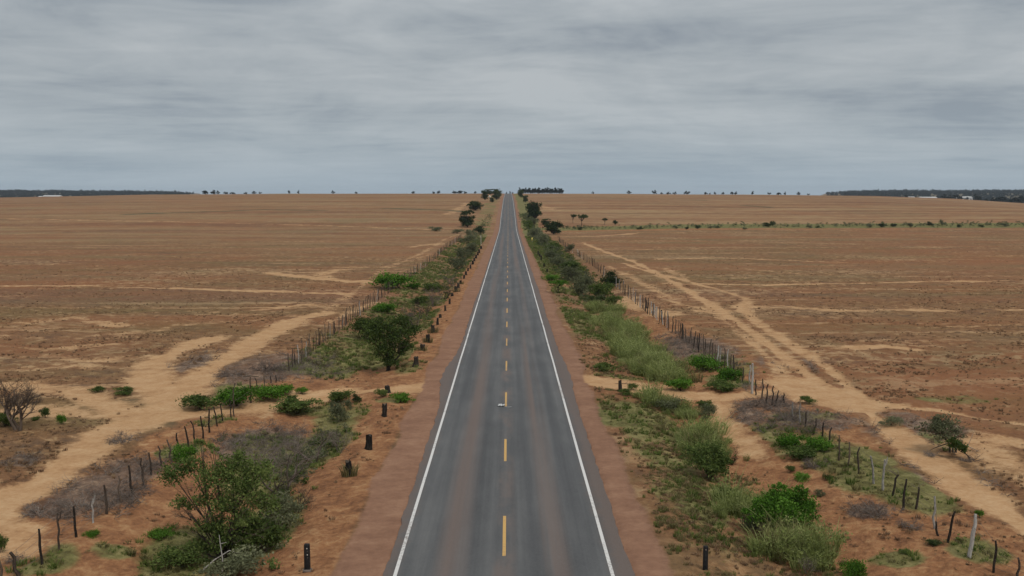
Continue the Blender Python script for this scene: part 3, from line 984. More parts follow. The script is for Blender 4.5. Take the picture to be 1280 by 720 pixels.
for k in range(3):
    make_shrub('darkbush%d' % k, 180 + k, 2.2, 1.5, 9, 2600, 0.12, 'leaf_dark', 0.9)
for k in range(4):
    make_bare('bare%d' % k, 190 + k, 1.9, 4, 7, 'twig_grey' if k % 2 else 'twig_brown', 0.6, 0.028, 0.02, 0.7)
for k in range(3):
    make_bare('brush%d' % k, 200 + k, 0.9, 3, 22, 'twig_grey', 0.8, 0.018, -0.05, 1.6, (3, 4))
make_bare('thicket0', 215, 2.6, 5, 4, 'twig_grey', 0.45, 0.045, 0.03, 0.75, (2, 4))
make_bare('thicket1', 216, 2.6, 5, 3, 'twig_grey', 0.45, 0.045, 0.03, 0.85, (2, 4))
make_bare('dead0', 210, 3.4, 6, 3, 'twig_brown', 0.40, 0.10, 0.03, 0.22, (2, 4))
make_bare('dead1', 211, 3.0, 6, 2, 'twig_brown', 0.40, 0.09, 0.03, 0.25, (2, 4))


def put(key, name, cat, label, p, w, h, group=None, rz=None, seed=0):
    """a plant of kind `key`, w metres wide and h metres tall, standing at p"""
    parts, (w0, h0) = PROTO[key]
    if rz is None:
        rz = random.Random(hash((round(p.x, 2), round(p.y, 2)))).uniform(0, 6.28)
    sxy, sz = w / w0, h / h0
    r = empty(name, (p.x, p.y, p.z - 0.03), label, cat, group, rz, (sxy, sxy, sz))
    for nm, me in parts:
        link(nm, me, r)
    return r


def putpx(key, name, cat, label, u, v, wpx, hpx, group=None, rz=None):
    p = at(u, v)
    k = p.y / F
    if key.startswith(('dead', 'thicket')):                            # a tree kept in its own proportions
        w0, h0 = PROTO[key][1]
        return put(key, name, cat, label, p, hpx * k * w0 / h0, hpx * k, group, rz)
    el = math.atan2(CAMZ - p.z, p.y)                      # seen from above: height shows foreshortened and depth adds to it
    w = wpx * k
    h = max(0.3 * w, (hpx * k - 0.5 * w * math.sin(el)) / math.cos(el)) if el > 0.06 else hpx * k
    return put(key, name, cat, label, p, w, h, group, rz)


# ------------------------------------------------------------------ the large plants by the road, each built on its own
def hero(name, cat, label, u, v, blobs, n, leaf, mat, seed, r0, parts=('crown', 'trunk'), bark='bark', stems=1, clump=0.22, extra_twigs=0):
    """blobs in pixels of the photograph: (u, v, radius, depth offset in metres)"""
    p = at(u, v); k = p.y / F
    rng = np.random.default_rng(seed)
    B = []
    for (bu, bv, br, dy) in blobs:
        q = p.y + dy
        x = q * (bu - 635.5) / F - p.x
        z = CAMZ - (bv - 240) * q / F - p.z
        rr = br * k
        B.append((x, dy, max(z, rr * 0.5), rr, rr, rr * 0.8))
    root = empty(name, (p.x, p.y, p.z - 0.03), label, cat)
    mb = MB(); leaves(mb, B, n, leaf, seed, clump=clump)
    mb.build(parts[0], M[mat], root)
    trunk_mesh(B, seed + 3, r0, 0.22, stems).build(parts[1], M[bark], root)
    if extra_twigs:
        tw = MB()
        for _ in range(extra_twigs):
            b = B[rng.integers(len(B))]
            d = unit(1, rng)[0]; d[2] = abs(d[2]) * 0.6 + .1
            branch(tw, np.array(b[:3]) * 0.75, d, b[3] * 1.35, r0 * 0.2, 2, rng, 0.5)
        tw.build('bare_twig', M['twig_brown'], root)
    return root


hero('leafy_tree', 'tree', 'large sprawling dark green tree beside the fence in the left foreground', 280, 704,
     [(205, 600, 19, 1.2), (228, 590, 18, 1.4), (262, 606, 24, .6), (258, 566, 11, 2.0), (243, 560, 10, 2.3), (215, 640, 15, .4), (245, 636, 18, .3), (285, 590, 24, 1.0), (296, 622, 26, .4), (318, 598, 22, 1.2), (322, 640, 20, .5),
      (275, 646, 22, 0), (300, 660, 20, -.2), (265, 690, 16, -.3), (240, 700, 18, 0), (258, 668, 20, 0), (300, 690, 20, -.2), (236, 672, 12, .1)], 13000, 0.09, 'leaf', 11, 0.06, stems=3, clump=0.23, extra_twigs=46)
hero('leafy_tree', 'tree', 'bushy dark green tree beside the verge just beyond the left track', 484, 463,
     [(474, 409, 16, .4), (498, 404, 15, .8), (512, 416, 13, .6), (460, 416, 12, .2), (472, 424, 20, 0), (494, 424, 20, 0), (482, 440, 16, -.3), (505, 438, 12, 0), (486, 455, 12, -.3)], 10500, 0.135, 'leaf', 12, 0.08, stems=3, clump=0.17, extra_twigs=14)
hero('leafy_shrub', 'shrub', 'bright leaved rounded shrub joined to the left of the dark verge tree', 452, 425,
     [(446, 406, 12, 0), (460, 408, 13, .3), (452, 414, 12, -.2), (466, 416, 10, 0)], 4200, 0.14, 'leaf', 13, 0.05, ('foliage', 'stem'), stems=2)
hero('leafy_shrub', 'shrub', 'glossy bright green rounded bush in the right foreground strip', 985, 672,
     [(962, 644, 16, 0), (982, 634, 18, .3), (1004, 632, 17, .5), (1018, 646, 17, .2), (990, 650, 22, -.2), (1014, 660, 13, -.2), (958, 658, 13, -.2), (984, 618, 9, .6), (944, 650, 8, 0), (1032, 657, 6, 0), (1012, 620, 7, .4)], 12000, 0.082, 'leaf_bright', 14, 0.05, ('foliage', 'stem'), stems=3, clump=0.2)
hero('leafy_shrub', 'shrub', 'dark green dense bush with a charred twiggy shrub at its right', 888, 600,
     [(875, 575, 16, 0), (893, 572, 18, .3), (908, 582, 15, .2), (885, 588, 18, -.2), (902, 594, 14, -.2)], 4800, 0.10, 'leaf', 15, 0.05, ('foliage', 'stem'), stems=3)
hero('grey_tree', 'tree', 'small grey green spreading tree among fallen dead branches by the right track', 1193, 566,
     [(1178, 540, 13, .2), (1196, 534, 15, .5), (1210, 545, 9, .2), (1190, 546, 14, 0), (1182, 530, 8, .6)], 2100, 0.10, 'leaf_grey', 16, 0.05, stems=3, clump=.3, extra_twigs=30)
hero('leafy_shrub', 'shrub', 'dark green weed bush under the right branch of the grey green tree', 1213, 572,
     [(1208, 562, 8, 0), (1215, 566, 7, .1), (1203, 556, 6, .2)], 1200, 0.10, 'leaf', 17, 0.03, ('foliage', 'stem'))

# name, kind, category, label, u, v, width px, height px
PLANTS = [
    # left foreground
    ('bare_shrub', 'thicket0', 'shrub', 'tall leafless grey shrub just behind the large foreground tree, left verge', 352, 618, 80, 88),
    ('bare_shrub', 'thicket1', 'shrub', 'leafless grey shrub with a thin pale haze of twigs below the left track', 395, 578, 70, 62),
    ('bare_shrub', 'bare2', 'shrub', 'low brown leafless shrub right of the large foreground tree', 372, 640, 50, 50),
    ('bare_shrub', 'bare3', 'shrub', 'leafless shrub leaning toward the nearest stump, left verge', 425, 565, 52, 44),
    ('green_shrub', 'green0', 'shrub', 'green shrub at the foot of the large foreground tree, on its right', 330, 690, 66, 56),
    ('green_shrub', 'grey1', 'shrub', 'grey green shrub crowded against the right of the large foreground tree', 352, 664, 60, 52),
    ('green_shrub', 'green2', 'shrub', 'green shrub at the left foot of the large foreground tree', 222, 704, 76, 36),
    ('green_shrub', 'grey0', 'shrub', 'grey green shrub filling the bottom edge under the large foreground tree', 290, 724, 90, 50),
    ('green_shrub', 'bright1', 'shrub', 'low bright weed sprawling on red soil left of the foreground tree', 205, 672, 40, 14),
    ('green_shrub', 'grey2', 'shrub', 'grey green shrub at the upper edge of the bare shrubs below the left track', 425, 528, 36, 34),
    ('green_shrub', 'green3', 'shrub', 'green weed shrub on the lower bank of the left track', 372, 516, 64, 14),
    ('green_shrub', 'green1', 'shrub', 'yellowish leaved shrub standing on the left track edge near the road', 425, 503, 40, 20),
    ('dark_bush', 'darkbush0', 'shrub', 'small dark round bush at the right end of the yellowish shrub by the left track', 446, 503, 14, 14),
    ('green_shrub', 'bright0', 'shrub', 'bright green weed strip where the left track meets the road', 503, 502, 36, 9),
    ('green_shrub', 'green2', 'shrub', 'small weed in front of the black stump at the left track mouth', 477, 496, 18, 14),
    ('green_shrub', 'bright2', 'shrub', 'small bright green bush on the sand of the left track', 377, 491, 20, 9),
    ('green_shrub', 'green1', 'shrub', 'thin dry weed growing in the middle of the left track', 364, 503, 18, 12),
    ('creeping_shrub', 'bright0', 'shrub', 'dense bright green creeper mound behind the fence by the left track', 290, 505, 70, 26),
    ('creeping_shrub', 'bright1', 'shrub', 'bright green creeper grown between the two hooked fence posts', 332, 498, 56, 20),
    ('creeping_shrub', 'green0', 'shrub', 'low darker end of the creeper lying on the left sandy track', 250, 510, 56, 14),
    ('creeping_shrub', 'bright2', 'shrub', 'yellow green low tail of the creeper nearest the verge', 352, 492, 40, 11),
    ('green_shrub', 'bright1', 'shrub', 'round bright green weed at the foot of a fence post, left foreground', 112, 671, 26, 10),
    ('green_shrub', 'green3', 'shrub', 'weed patch at the left picture edge below the sandy track', 2, 690, 18, 26),
    ('green_shrub', 'bright0', 'shrub', 'bright weed clump among fence posts above the foreground tree', 228, 578, 44, 26),
    ('green_shrub', 'green1', 'shrub', 'dark green low bush on the left sandy junction, nearer the track', 155, 493, 30, 12),
    ('green_shrub', 'green0', 'shrub', 'small flat green bush on the left sandy junction, behind its darker neighbour', 122, 489, 22, 8),
    ('spiky_bush', 'green3', 'shrub', 'small yellow green spiky bush in front of the bare trees, left field', 56, 522, 14, 15),
    ('spiky_bush', 'bright2', 'shrub', 'rounder yellow green bush right of the spiky bush, left field', 77, 530, 15, 15),
    ('spiky_bush', 'green2', 'shrub', 'reddish low bush just left of the spiky bush, left field', 45, 526, 12, 8),
    ('green_shrub', 'green0', 'shrub', 'dull green bush beneath the bare trees at the left picture edge', 6, 532, 28, 20),
    ('dead_tree', 'dead0', 'tree', 'tall leafless tree with forked grey branches at the left picture edge', 23, 539, 62, 76),
    ('dead_tree', 'dead1', 'tree', 'shorter leafless tree standing behind its taller twin at the left edge', 10, 530, 44, 56),
    ('dry_brush', 'brush0', 'shrub', 'wide tangle of dead grey brush between sandy track and fence, left foreground', 96, 638, 74, 34),
    ('dry_brush', 'brush1', 'shrub', 'dead grey brush at the left end of the wide tangle near the sandy track', 52, 640, 60, 24),
    ('dry_brush', 'brush2', 'shrub', 'dead grey brush behind the fence posts right of the wide tangle', 130, 622, 50, 24),
    ('dry_brush', 'brush0', 'shrub', 'small dead grey brush heap beside the left sandy track bend', 38, 577, 24, 12),
    ('dry_brush', 'brush1', 'shrub', 'flat grey brush patch in the sandy wash above the fence, left', 155, 552, 52, 18),
    ('dry_brush', 'brush2', 'shrub', 'long mound of dead brush between the two left tracks and the fence', 290, 470, 54, 20),
    ('dry_brush', 'brush1', 'shrub', 'dead brush thinning out along the fence behind the creeper', 330, 462, 54, 20),
    ('dry_brush', 'brush0', 'shrub', 'dead grey brush low on the sand at the left bottom edge', 20, 700, 44, 16),
    # left verge, further on
    ('green_shrub', 'bright0', 'shrub', 'bright green mound beside the left far fence, nearest of two', 482, 391, 42, 15),
    ('green_shrub', 'bright1', 'shrub', 'bright green mound on both sides of the left far fence, further of two', 494, 360, 62, 14),
    ('green_shrub', 'bright2', 'shrub', 'flat bright weed right of the further green mound by the left far fence', 516, 361, 26, 9),
    ('bare_shrub', 'bare1', 'shrub', 'greyish leafless shrub just behind the dark verge tree', 520, 410, 34, 38),
    ('bare_shrub', 'bare0', 'shrub', 'second greyish leafless shrub behind the dark verge tree', 530, 398, 34, 36),
    ('bare_shrub', 'bare3', 'shrub', 'tallest of the grey leafless shrubs on the left verge slope', 543, 384, 34, 34),
    ('bare_shrub', 'bare2', 'shrub', 'brown leafless shrub nearest the row of stumps, left verge', 556, 374, 26, 26),
    ('bare_shrub', 'bare1', 'shrub', 'last grey leafless shrub before the dense grey green shrubs, left verge', 566, 358, 26, 20),
    ('green_shrub', 'green2', 'shrub', 'low green shrub among the leafless shrubs on the left verge slope', 540, 364, 34, 13),
    ('green_shrub', 'green1', 'shrub', 'dull green shrub left of the leafless shrubs on the verge slope', 524, 380, 30, 12),
    ('grey_shrub', 'grey0', 'shrub', 'broad grey green shrub on the left verge beyond the leafless shrubs', 572, 338, 30, 18),
    ('grey_shrub', 'grey1', 'shrub', 'dark grey green shrub standing further up the left verge', 580, 324, 24, 15),
    ('grey_shrub', 'grey2', 'shrub', 'small grey green shrub just before the pale roadside pole, left', 590, 316, 20, 14),
    ('grey_shrub', 'grey3', 'shrub', 'low grey green shrub left of the pale roadside pole', 584, 305, 22, 12),
    ('grey_shrub', 'grey1', 'shrub', 'low grey green shrub at the left fence end before the dark trees', 589, 296, 18, 9),
    ('grey_shrub', 'grey2', 'shrub', 'grey scrub heap in the left field before the dark trees', 545, 289, 22, 6),
    ('grey_shrub', 'grey0', 'shrub', 'small grey scrub heap between the field scrub and the left fence', 572, 292, 16, 6),
    ('dark_bush', 'darkbush2', 'shrub', 'small round dark bush behind the pale roadside pole, left', 601, 293, 17, 11),
    # right foreground
    ('grey_shrub', 'grey3', 'shrub', 'grey green tall weedy shrub at the left of the glossy bright bush', 948, 668, 44, 40),
    ('bare_shrub', 'bare0', 'shrub', 'dry twiggy shrub on the low left side of the glossy bright bush', 936, 660, 34, 34),
    ('charred_shrub', 'bare2', 'shrub', 'blackened twiggy shrub behind the dark bush in the right strip', 914, 580, 34, 32),
    ('bare_shrub', 'bare3', 'shrub', 'dry straw coloured shrub among tall grass at the bottom of the right strip', 1008, 716, 40, 34),
    ('green_shrub', 'green1', 'shrub', 'low green bush in the grass strip below the dark bush, right', 905, 628, 30, 22),
    ('green_shrub', 'bright1', 'shrub', 'small bright green shrub at the right bottom of the grass strip', 1062, 722, 40, 30),
    ('green_shrub', 'bright0', 'shrub', 'bright grassy tuft alone on orange soil right of the glossy bush', 1001, 601, 27, 14),
    ('green_shrub', 'green2', 'shrub', 'small tuft left of the bright grassy tuft on orange soil', 988, 589, 14, 11),
    ('green_shrub', 'grey1', 'shrub', 'pale green weed on orange soil just below the bright grassy tuft', 1025, 621, 16, 12),
    ('green_shrub', 'green3', 'shrub', 'flat dull weed on orange soil right of the bright grassy tuft', 1036, 598, 16, 7),
    ('green_shrub', 'green0', 'shrub', 'dull flat weed on orange soil between glossy bush and pale fence post', 1131, 691, 18, 9),
    ('green_shrub', 'darkbush1', 'shrub', 'low dark weed under the pale bent fence post, right foreground', 1167, 680, 26, 9),
    ('green_shrub', 'bright2', 'shrub', 'small bright weed beside the right sandy track near the thick pale post', 1224, 645, 14, 11),
    ('dry_brush', 'brush2', 'shrub', 'low grey brush beside the row of black posts, right foreground', 1140, 657, 50, 20),
    ('dry_brush', 'brush0', 'shrub', 'low brown brush at the foot of the first black posts, right foreground', 1122, 638, 26, 10),
    ('creeping_shrub', 'bright2', 'shrub', 'bright green creeper mound beside the right near fence', 985, 559, 46, 22),
    ('creeping_shrub', 'bright0', 'shrub', 'green creeper around the posts right of the brighter creeper mound', 1018, 562, 50, 16),
    ('creeping_shrub', 'green2', 'shrub', 'dull green creeper low in front of the right near fence', 1003, 572, 50, 14),
    ('dry_brush', 'brush1', 'shrub', 'reddish grey brush below the creeper mound at the right fence', 1020, 582, 46, 12),
    ('dry_brush', 'brush1', 'shrub', 'grey brush before the fence at the mouth of the right track', 983, 524, 36, 18),
    ('green_shrub', 'green1', 'shrub', 'green weeds on the field side of the right near fence', 1010, 503, 26, 10),
    ('green_shrub', 'grey3', 'shrub', 'low grey green bush in the field between the right tracks', 1112, 531, 34, 9),
    ('dead_branches', 'brush2', 'branches', 'heap of fallen dead branches left of the grey green tree', 1166, 568, 30, 9),
    ('dead_branches', 'brush0', 'branches', 'fallen pale branches right of the grey green tree', 1207, 575, 22, 9),
    ('green_shrub', 'grey2', 'shrub', 'grey green bush nearest the right track on its lower bank', 835, 512, 50, 20),
    ('green_shrub', 'darkbush0', 'shrub', 'dark low bush at the top of the grass strip below the right track', 826, 506, 18, 10),
    ('green_shrub', 'green0', 'shrub', 'round green bush right of the black stump on the right track', 790, 486, 16, 9),
    ('green_shrub', 'green1', 'shrub', 'low green bush at the foot of the black stump on the right track', 782, 494, 22, 10),
    ('green_shrub', 'green3', 'shrub', 'green bush on the right track edge, mid verge', 882, 511, 26, 14),
    ('grey_shrub', 'grey0', 'shrub', 'grey shrub at the right side of the grass strip below the right track', 884, 522, 30, 20),
    # right verge beyond the track
    ('creeping_shrub', 'bright1', 'shrub', 'bright green low hedge mound before the right far fence, left half', 886, 464, 50, 22),
    ('creeping_shrub', 'bright0', 'shrub', 'bright green low hedge mound before the right far fence, right half', 908, 475, 46, 19),
    ('creeping_shrub', 'green2', 'shrub', 'duller green mound in front of the bright hedge mounds, right', 904, 488, 44, 15),
    ('green_shrub', 'bright2', 'shrub', 'bright green bush at the near end of the far grass strip, right', 848, 486, 46, 14),
    ('green_shrub', 'green0', 'shrub', 'low weed near the road just beyond the right track', 755, 464, 34, 14),
    ('green_shrub', 'darkbush2', 'shrub', 'very dark shrub where pale grass begins on the right verge', 745, 383, 30, 15),
    ('grey_shrub', 'grey1', 'shrub', 'dark grey green rounded shrub on the right verge beside the flat topped tree', 728, 370, 34, 28),
    ('green_shrub', 'green3', 'shrub', 'green shrub between the grey shrubs and the right far fence', 752, 374, 36, 24),
    ('green_shrub', 'green1', 'shrub', 'wide green shrub at the fence side of the right verge thicket', 765, 382, 30, 14),
    ('grey_shrub', 'grey2', 'shrub', 'grey shrub behind the thicket beside the flat topped tree, right', 712, 352, 30, 22),
    ('grey_shrub', 'grey3', 'shrub', 'grey shrub further up the right verge before the green shrubs', 700, 336, 26, 17),
    ('grey_shrub', 'grey0', 'shrub', 'grey shrub beside the row of black posts, right verge', 690, 326, 22, 14),
    ('green_shrub', 'green2', 'shrub', 'green shrub on the slope behind the grey shrubs, right verge', 716, 336, 24, 12),
    ('green_shrub', 'darkbush0', 'shrub', 'tall leafy green shrub growing on the right far fence', 764, 358, 30, 21),
    ('grey_shrub', 'grey1', 'shrub', 'grey green shrub just behind the yellow roadside marker', 678, 307, 22, 16),
    ('grey_shrub', 'grey2', 'shrub', 'grey green shrub above the yellow roadside marker, right verge', 670, 297, 22, 13),
    ('green_shrub', 'green0', 'shrub', 'green shrub on the slope right of the yellow roadside marker', 692, 312, 20, 9),
    ('green_shrub', 'green1', 'shrub', 'green shrub below the large dark tree, right verge', 660, 286, 18, 10),
    ('grey_shrub', 'grey3', 'shrub', 'grey shrub under the leaning dark tree, right verge', 667, 282, 16, 10),
    ('grey_shrub', 'grey0', 'shrub', 'grey shrub on the right far fence below the dark roadside tree', 712, 316, 12, 12),
    # trees on the far slope, left of the road
    ('dark_tree', 'dark0', 'tree', 'broad nearly black tree at the left fence end, nearest of the slope trees', 585, 284, 23, 22),
    ('dark_tree', 'dark1', 'tree', 'leaning dark tree just behind the nearest slope tree, left', 594, 263, 23, 14),
    ('dark_tree', 'dark2', 'tree', 'dark tree left in the clump by the road top', 606, 250, 11, 12),
    ('dark_tree', 'dark3', 'tree', 'dark tree right in the clump by the road top, nearest the road', 621, 250, 14, 15),
    ('dark_tree', 'dark0', 'tree', 'flat crowned tree behind the clump by the road top', 613, 243, 22, 7),
    ('dark_tree', 'dark2', 'tree', 'low tree in front of the clump by the road top', 615, 253, 7, 6),
    # right of the road
    ('dark_tree', 'dark3', 'tree', 'dark tree leaning to the field from the right verge of the far slope', 669, 274, 24, 24),
    ('dark_tree', 'dark1', 'tree', 'rounded dark green tree at the fence, nearest of the right slope trees', 692, 293, 24, 20),
    ('dark_tree', 'dark0', 'tree', 'small dark tree behind the rounded tree at the right fence', 683, 281, 15, 8),
    ('dark_tree', 'dark2', 'tree', 'dark tree above the leaning tree, right of the road top', 657, 253, 9, 9),
    ('dark_tree', 'dark1', 'tree', 'dark tree beside the grove at the right of the road top', 651, 247, 9, 12),
    ('dark_tree', 'dark3', 'tree', 'narrow dark tree between grove and leaning tree, right verge', 661, 262, 9, 9),
    ('field_tree', 'umbrella', 'tree', 'open crowned tree with slender trunk in the right field before the creek', 727, 282, 16, 15),
    ('field_tree', 'umbrella', 'tree', 'smaller left companion of the open crowned tree, right field', 716, 279, 9, 12),
    ('field_tree', 'umbrella', 'tree', 'lone small umbrella tree in the right field behind the creek', 756, 281, 9, 9),
    ('dark_bush', 'darkbush1', 'shrub', 'small dark bush right of the lone umbrella tree by the creek', 769, 281, 8, 6),
    ('dark_bush', 'darkbush0', 'shrub', 'tiny dark bush at the foot of the open crowned tree', 725, 288, 7, 5),
]
for name, key, cat, label, u, v, w, h in PLANTS:
    putpx(key, name, cat, label, u, v, w, h)
putpx('flat_top', 'flat_topped_tree', 'tree', 'small tree with a flat bright green top on the right verge', 697, 366, 24, 19)
putpx('bright1', 'green_shrub', 'shrub', 'low bright weed behind the flat topped tree, right verge', 688, 350, 24, 6)

# bushes strung along the creek: left to right
ordn = ['first', 'second', 'third', 'fourth', 'fifth', 'sixth', 'seventh', 'eighth', 'ninth', 'tenth', 'eleventh', 'twelfth', 'thirteenth', 'fourteenth',
        'fifteenth', 'sixteenth', 'seventeenth', 'eighteenth', 'nineteenth', 'twentieth']
CREEK_BUSH = [(800, 287, 9, 4), (845, 286, 8, 4), (858, 287, 6, 4), (872, 286, 10, 5), (888, 286, 9, 4), (897, 285, 8, 3), (931, 287, 7, 3), (960, 284, 12, 6), (966, 283, 8, 7),
              (1012, 285.5, 9, 4), (1022, 285, 7, 3), (1087, 284.5, 10, 5), (1102, 284, 14, 5), (1116, 283.5, 9, 4), (1138, 284.5, 9, 6), (1162, 282.5, 9, 6), (1177, 282.5, 7, 8),
              (1199, 284.5, 7, 4), (1228, 284, 9, 3), (1256, 283, 14, 4)]
for k, (u, v, w, h) in enumerate(CREEK_BUSH):
    putpx(['darkbush0', 'grey1', 'darkbush1', 'darkbush2', 'grey3'][k % 5], 'creek_bush', 'shrub',
          ordn[k] + ' bush from the road along the green creek line, right field', u, v, w, h, 'bushes along the creek line')

# small trees on the skyline
SKY_L = [(259, 9, 6.5), (269, 8, 6.5), (275, 5, 5), (284, 7, 3.5), (293, 9, 3), (309, 6, 3), (319.5, 6, 4), (327, 4, 3), (363, 3.5, 5.5), (374.5, 3.5, 5.5), (418, 5, 4.5), (446, 4, 3), (517, 5, 4),
         (543, 5, 3.5), (548, 6, 4), (568, 7, 4), (575, 9, 5), (582, 6, 3.5), (594, 4, 3)]
SKY_R = [(741, 4, 3.5), (786, 6, 4.5), (817, 6, 6), (826, 4, 3), (834, 7, 3.5), (842, 6, 3.5), (858, 8, 5), (881, 5, 4), (886, 3, 2.5), (893, 4, 3.5), (903, 4, 3.5), (914, 5, 4.5), (918, 5, 4.5), (939, 4, 5),
         (960, 5, 3.5), (972, 7, 4), (980, 3.5, 5), (997, 5, 4.5), (1009, 4, 2.5)]


def crest_y(u):
    """distance at which the field meets the sky in this direction"""
    yy = np.arange(850, 1500, 10.0)
    xx = yy * (u - 635.5) / F
    return float(yy[np.argmin((CAMZ - H(xx, yy)) / yy)])


for side, rowt in (('left', SKY_L), ('right', SKY_R)):
    for k, (u, w, h) in enumerate(rowt):
        p = at_depth(u, crest_y(u) + 15)
        sfx = ' of the road, counted from the left picture edge' if side == 'left' else ' of the road, counted from the dark grove'
        put('far%d' % ((k * 3 + (side == 'left')) % 4), 'skyline_tree', 'tree', ordn[k] + ' small tree on the skyline ' + side + sfx, p, w * 1.12 * p.y / F, h * 0.88 * p.y / F + 0.3,
            'small trees on the skyline')
for k, (u, w, h, lb) in enumerate([(633.2, 2.6, 2.2, 'left'), (637.6, 2.2, 3.8, 'tallest, middle'), (640.6, 2.6, 2.0, 'right')]):
    p = at_depth(u, 1330)
    put('far%d' % k, 'skyline_tree', 'tree', lb + ' one of three tiny trees above the end of the road', p, w * p.y / F, h * p.y / F + 1.6, 'tiny trees at the end of the road')

# dark planted grove on the skyline, right of the road top
for k in range(18):
    u = 651 + k * 2.97
    p = at_depth(u, 1150 + (k % 3) * 14)
    put('far%d' % (k % 4), 'grove_tree', 'tree', ordn[k] + ' tree from the road in the dark flat topped grove', p, 8.0 * p.y / F, (8.4 if k in (0, 17) else 7.4 + 0.3 * (k % 3)) * p.y / F, 'trees of the dark grove')


# ------------------------------------------------------------------ masses nobody could count: scattered with geometry nodes
def scatter(name, pts, scl, protos, seed, label=None):
    """instances of the prototype meshes on the given points"""
    rng = np.random.default_rng(seed)
    pts = np.asarray(pts, float); n = len(pts)
    me = bpy.data.meshes.new(name)
    me.vertices.add(n); me.vertices.foreach_set('co', pts.astype(np.float32).ravel())
    rot = np.zeros((n, 3)); rot[:, 2] = rng.uniform(0, 6.28, n)
    sc = np.stack([scl, scl, scl * rng.uniform(0.75, 1.25, n)], 1)
    for nm, arr in (('rot', rot), ('scl', sc)):
        a = me.attributes.new(nm, 'FLOAT_VECTOR', 'POINT'); a.data.foreach_set('vector', arr.astype(np.float32).ravel())
    a = me.attributes.new('pick', 'INT', 'POINT'); a.data.foreach_set('value', rng.integers(0, len(protos), n).astype(np.int32))
    o = link(name, me)
    tag(o, label, None, None, 'stuff')
    ng = bpy.data.node_groups.new(name, 'GeometryNodeTree')
    ng.interface.new_socket('Geometry', in_out='INPUT', socket_type='NodeSocketGeometry')
    ng.interface.new_socket('Geometry', in_out='OUTPUT', socket_type='NodeSocketGeometry')
    N, L = ng.nodes, ng.links
    gi = N.new('NodeGroupInput'); go = N.new('NodeGroupOutput')
    join = N.new('GeometryNodeGeometryToInstance')
    for ob in reversed(protos):
        oi = N.new('GeometryNodeObjectInfo'); oi.inputs['Object'].default_value = ob
        oi.inputs['As Instance'].default_value = True
        L.new(oi.outputs['Geometry'], join.inputs[0])

    def named(nm, typ):
        a = N.new('GeometryNodeInputNamedAttribute'); a.data_type = typ; a.inputs['Name'].default_value = nm
        return a.outputs['Attribute']
    iop = N.new('GeometryNodeInstanceOnPoints')
    L.new(gi.outputs[0], iop.inputs['Points'])
    L.new(join.outputs[0], iop.inputs['Instance'])
    iop.inputs['Pick Instance'].default_value = True
    L.new(named('pick', 'INT'), iop.inputs['Instance Index'])
    L.new(named('rot', 'FLOAT_VECTOR'), iop.inputs['Rotation'])
    L.new(named('scl', 'FLOAT_VECTOR'), iop.inputs['Scale'])
    L.new(iop.outputs[0], go.inputs[0])
    md = o.modifiers.new('scatter', 'NODES'); md.node_group = ng
    return o


def loose(name, mesh):
    return bpy.data.objects.new(name, mesh)                # only ever shown through its instances


def blade_proto(name, n, rad, h, seed, mat, width, lean):
    mb = MB(); blades(mb, n, rad, h, seed, width, lean)
    return loose(name, mb.mesh(name, M[mat]))


def sprig_proto(name, n, w, h, seed, mat, leaf):
    mb = MB(); leaves(mb, rand_blobs(seed, 4, w, 0.0, h, 0.8), n, leaf, seed, clump=0.35, per=9)
    return loose(name, mb.mesh(name, M[mat]))


dry = [blade_proto('dry_tuft', 34, 0.20, 0.26, 300 + k, 'grass_dry', 0.016, 0.9) for k in range(3)] + [sprig_proto('dry_sprig', 40, 0.5, 0.22, 310 + k, 'leaf_dry', 0.09) for k in range(2)]
olive = [blade_proto('olive_tuft', 40, 0.20, 0.30, 320 + k, 'grass_olive', 0.016, 0.8) for k in range(3)] + [sprig_proto('olive_sprig', 46, 0.5, 0.25, 330 + k, 'grass_olive', 0.08) for k in range(2)]
green_t = [blade_proto('green_tuft', 46, 0.22, 0.34, 340 + k, 'grass_green', 0.016, 0.8) for k in range(3)] + [sprig_proto('green_sprig', 52, 0.55, 0.28, 350 + k, 'grass_green', 0.08) for k in range(2)]
def weed_proto(name, seed, mat, h, w, n):
    mb = MB(); blades(mb, n // 3, w * 0.35, h, seed, 0.012, 0.8)
    leaves(mb, rand_blobs(seed, 6, w, h * 0.15, h * 0.95, 0.9), n, 0.075, seed, clump=0.42, per=8)
    return loose(name, mb.mesh(name, M[mat]))


tall = [weed_proto('feathery_weed', 360 + k, 'grass_pale', 0.55 + 0.13 * k, 0.85 + 0.12 * k, 260) for k in range(5)] + [weed_proto('green_weed', 376, 'grass_green', 0.5, 0.9, 240), blade_proto('tall_tuft', 70, 0.30, 0.8, 377, 'grass_olive', 0.012, 0.8)]
twiggy = []
for k in range(3):
    rng_ = np.random.default_rng(380 + k); mb_ = MB()
    for j in range(5):
        a_ = rng_.uniform(0, 6.28)
        branch(mb_, (0, 0, -.03), (math.cos(a_) * 1.3, math.sin(a_) * 1.3, 0.8), 0.28, 0.009, 2, rng_, 0.7, -0.03, None, 4, (2, 3))
    twiggy.append(loose('twig_tuft', mb_.mesh('twig_tuft', M['twig_grey'])))


def sample(n, y0, y1, spread, seed, power=1.0):
    """points over the view's land, thinning out with distance"""
    rng = np.random.default_rng(seed)
    t = rng.random(n)
    y = y0 * (y1 / y0) ** t if power == 0 else (y0 ** power + t * (y1 ** power - y0 ** power)) ** (1 / power)
    x = rng.uniform(-1, 1, n) * (spread * y + 8)
    return x, y


def zground(x, y):
    return H(x, y) - 0.02


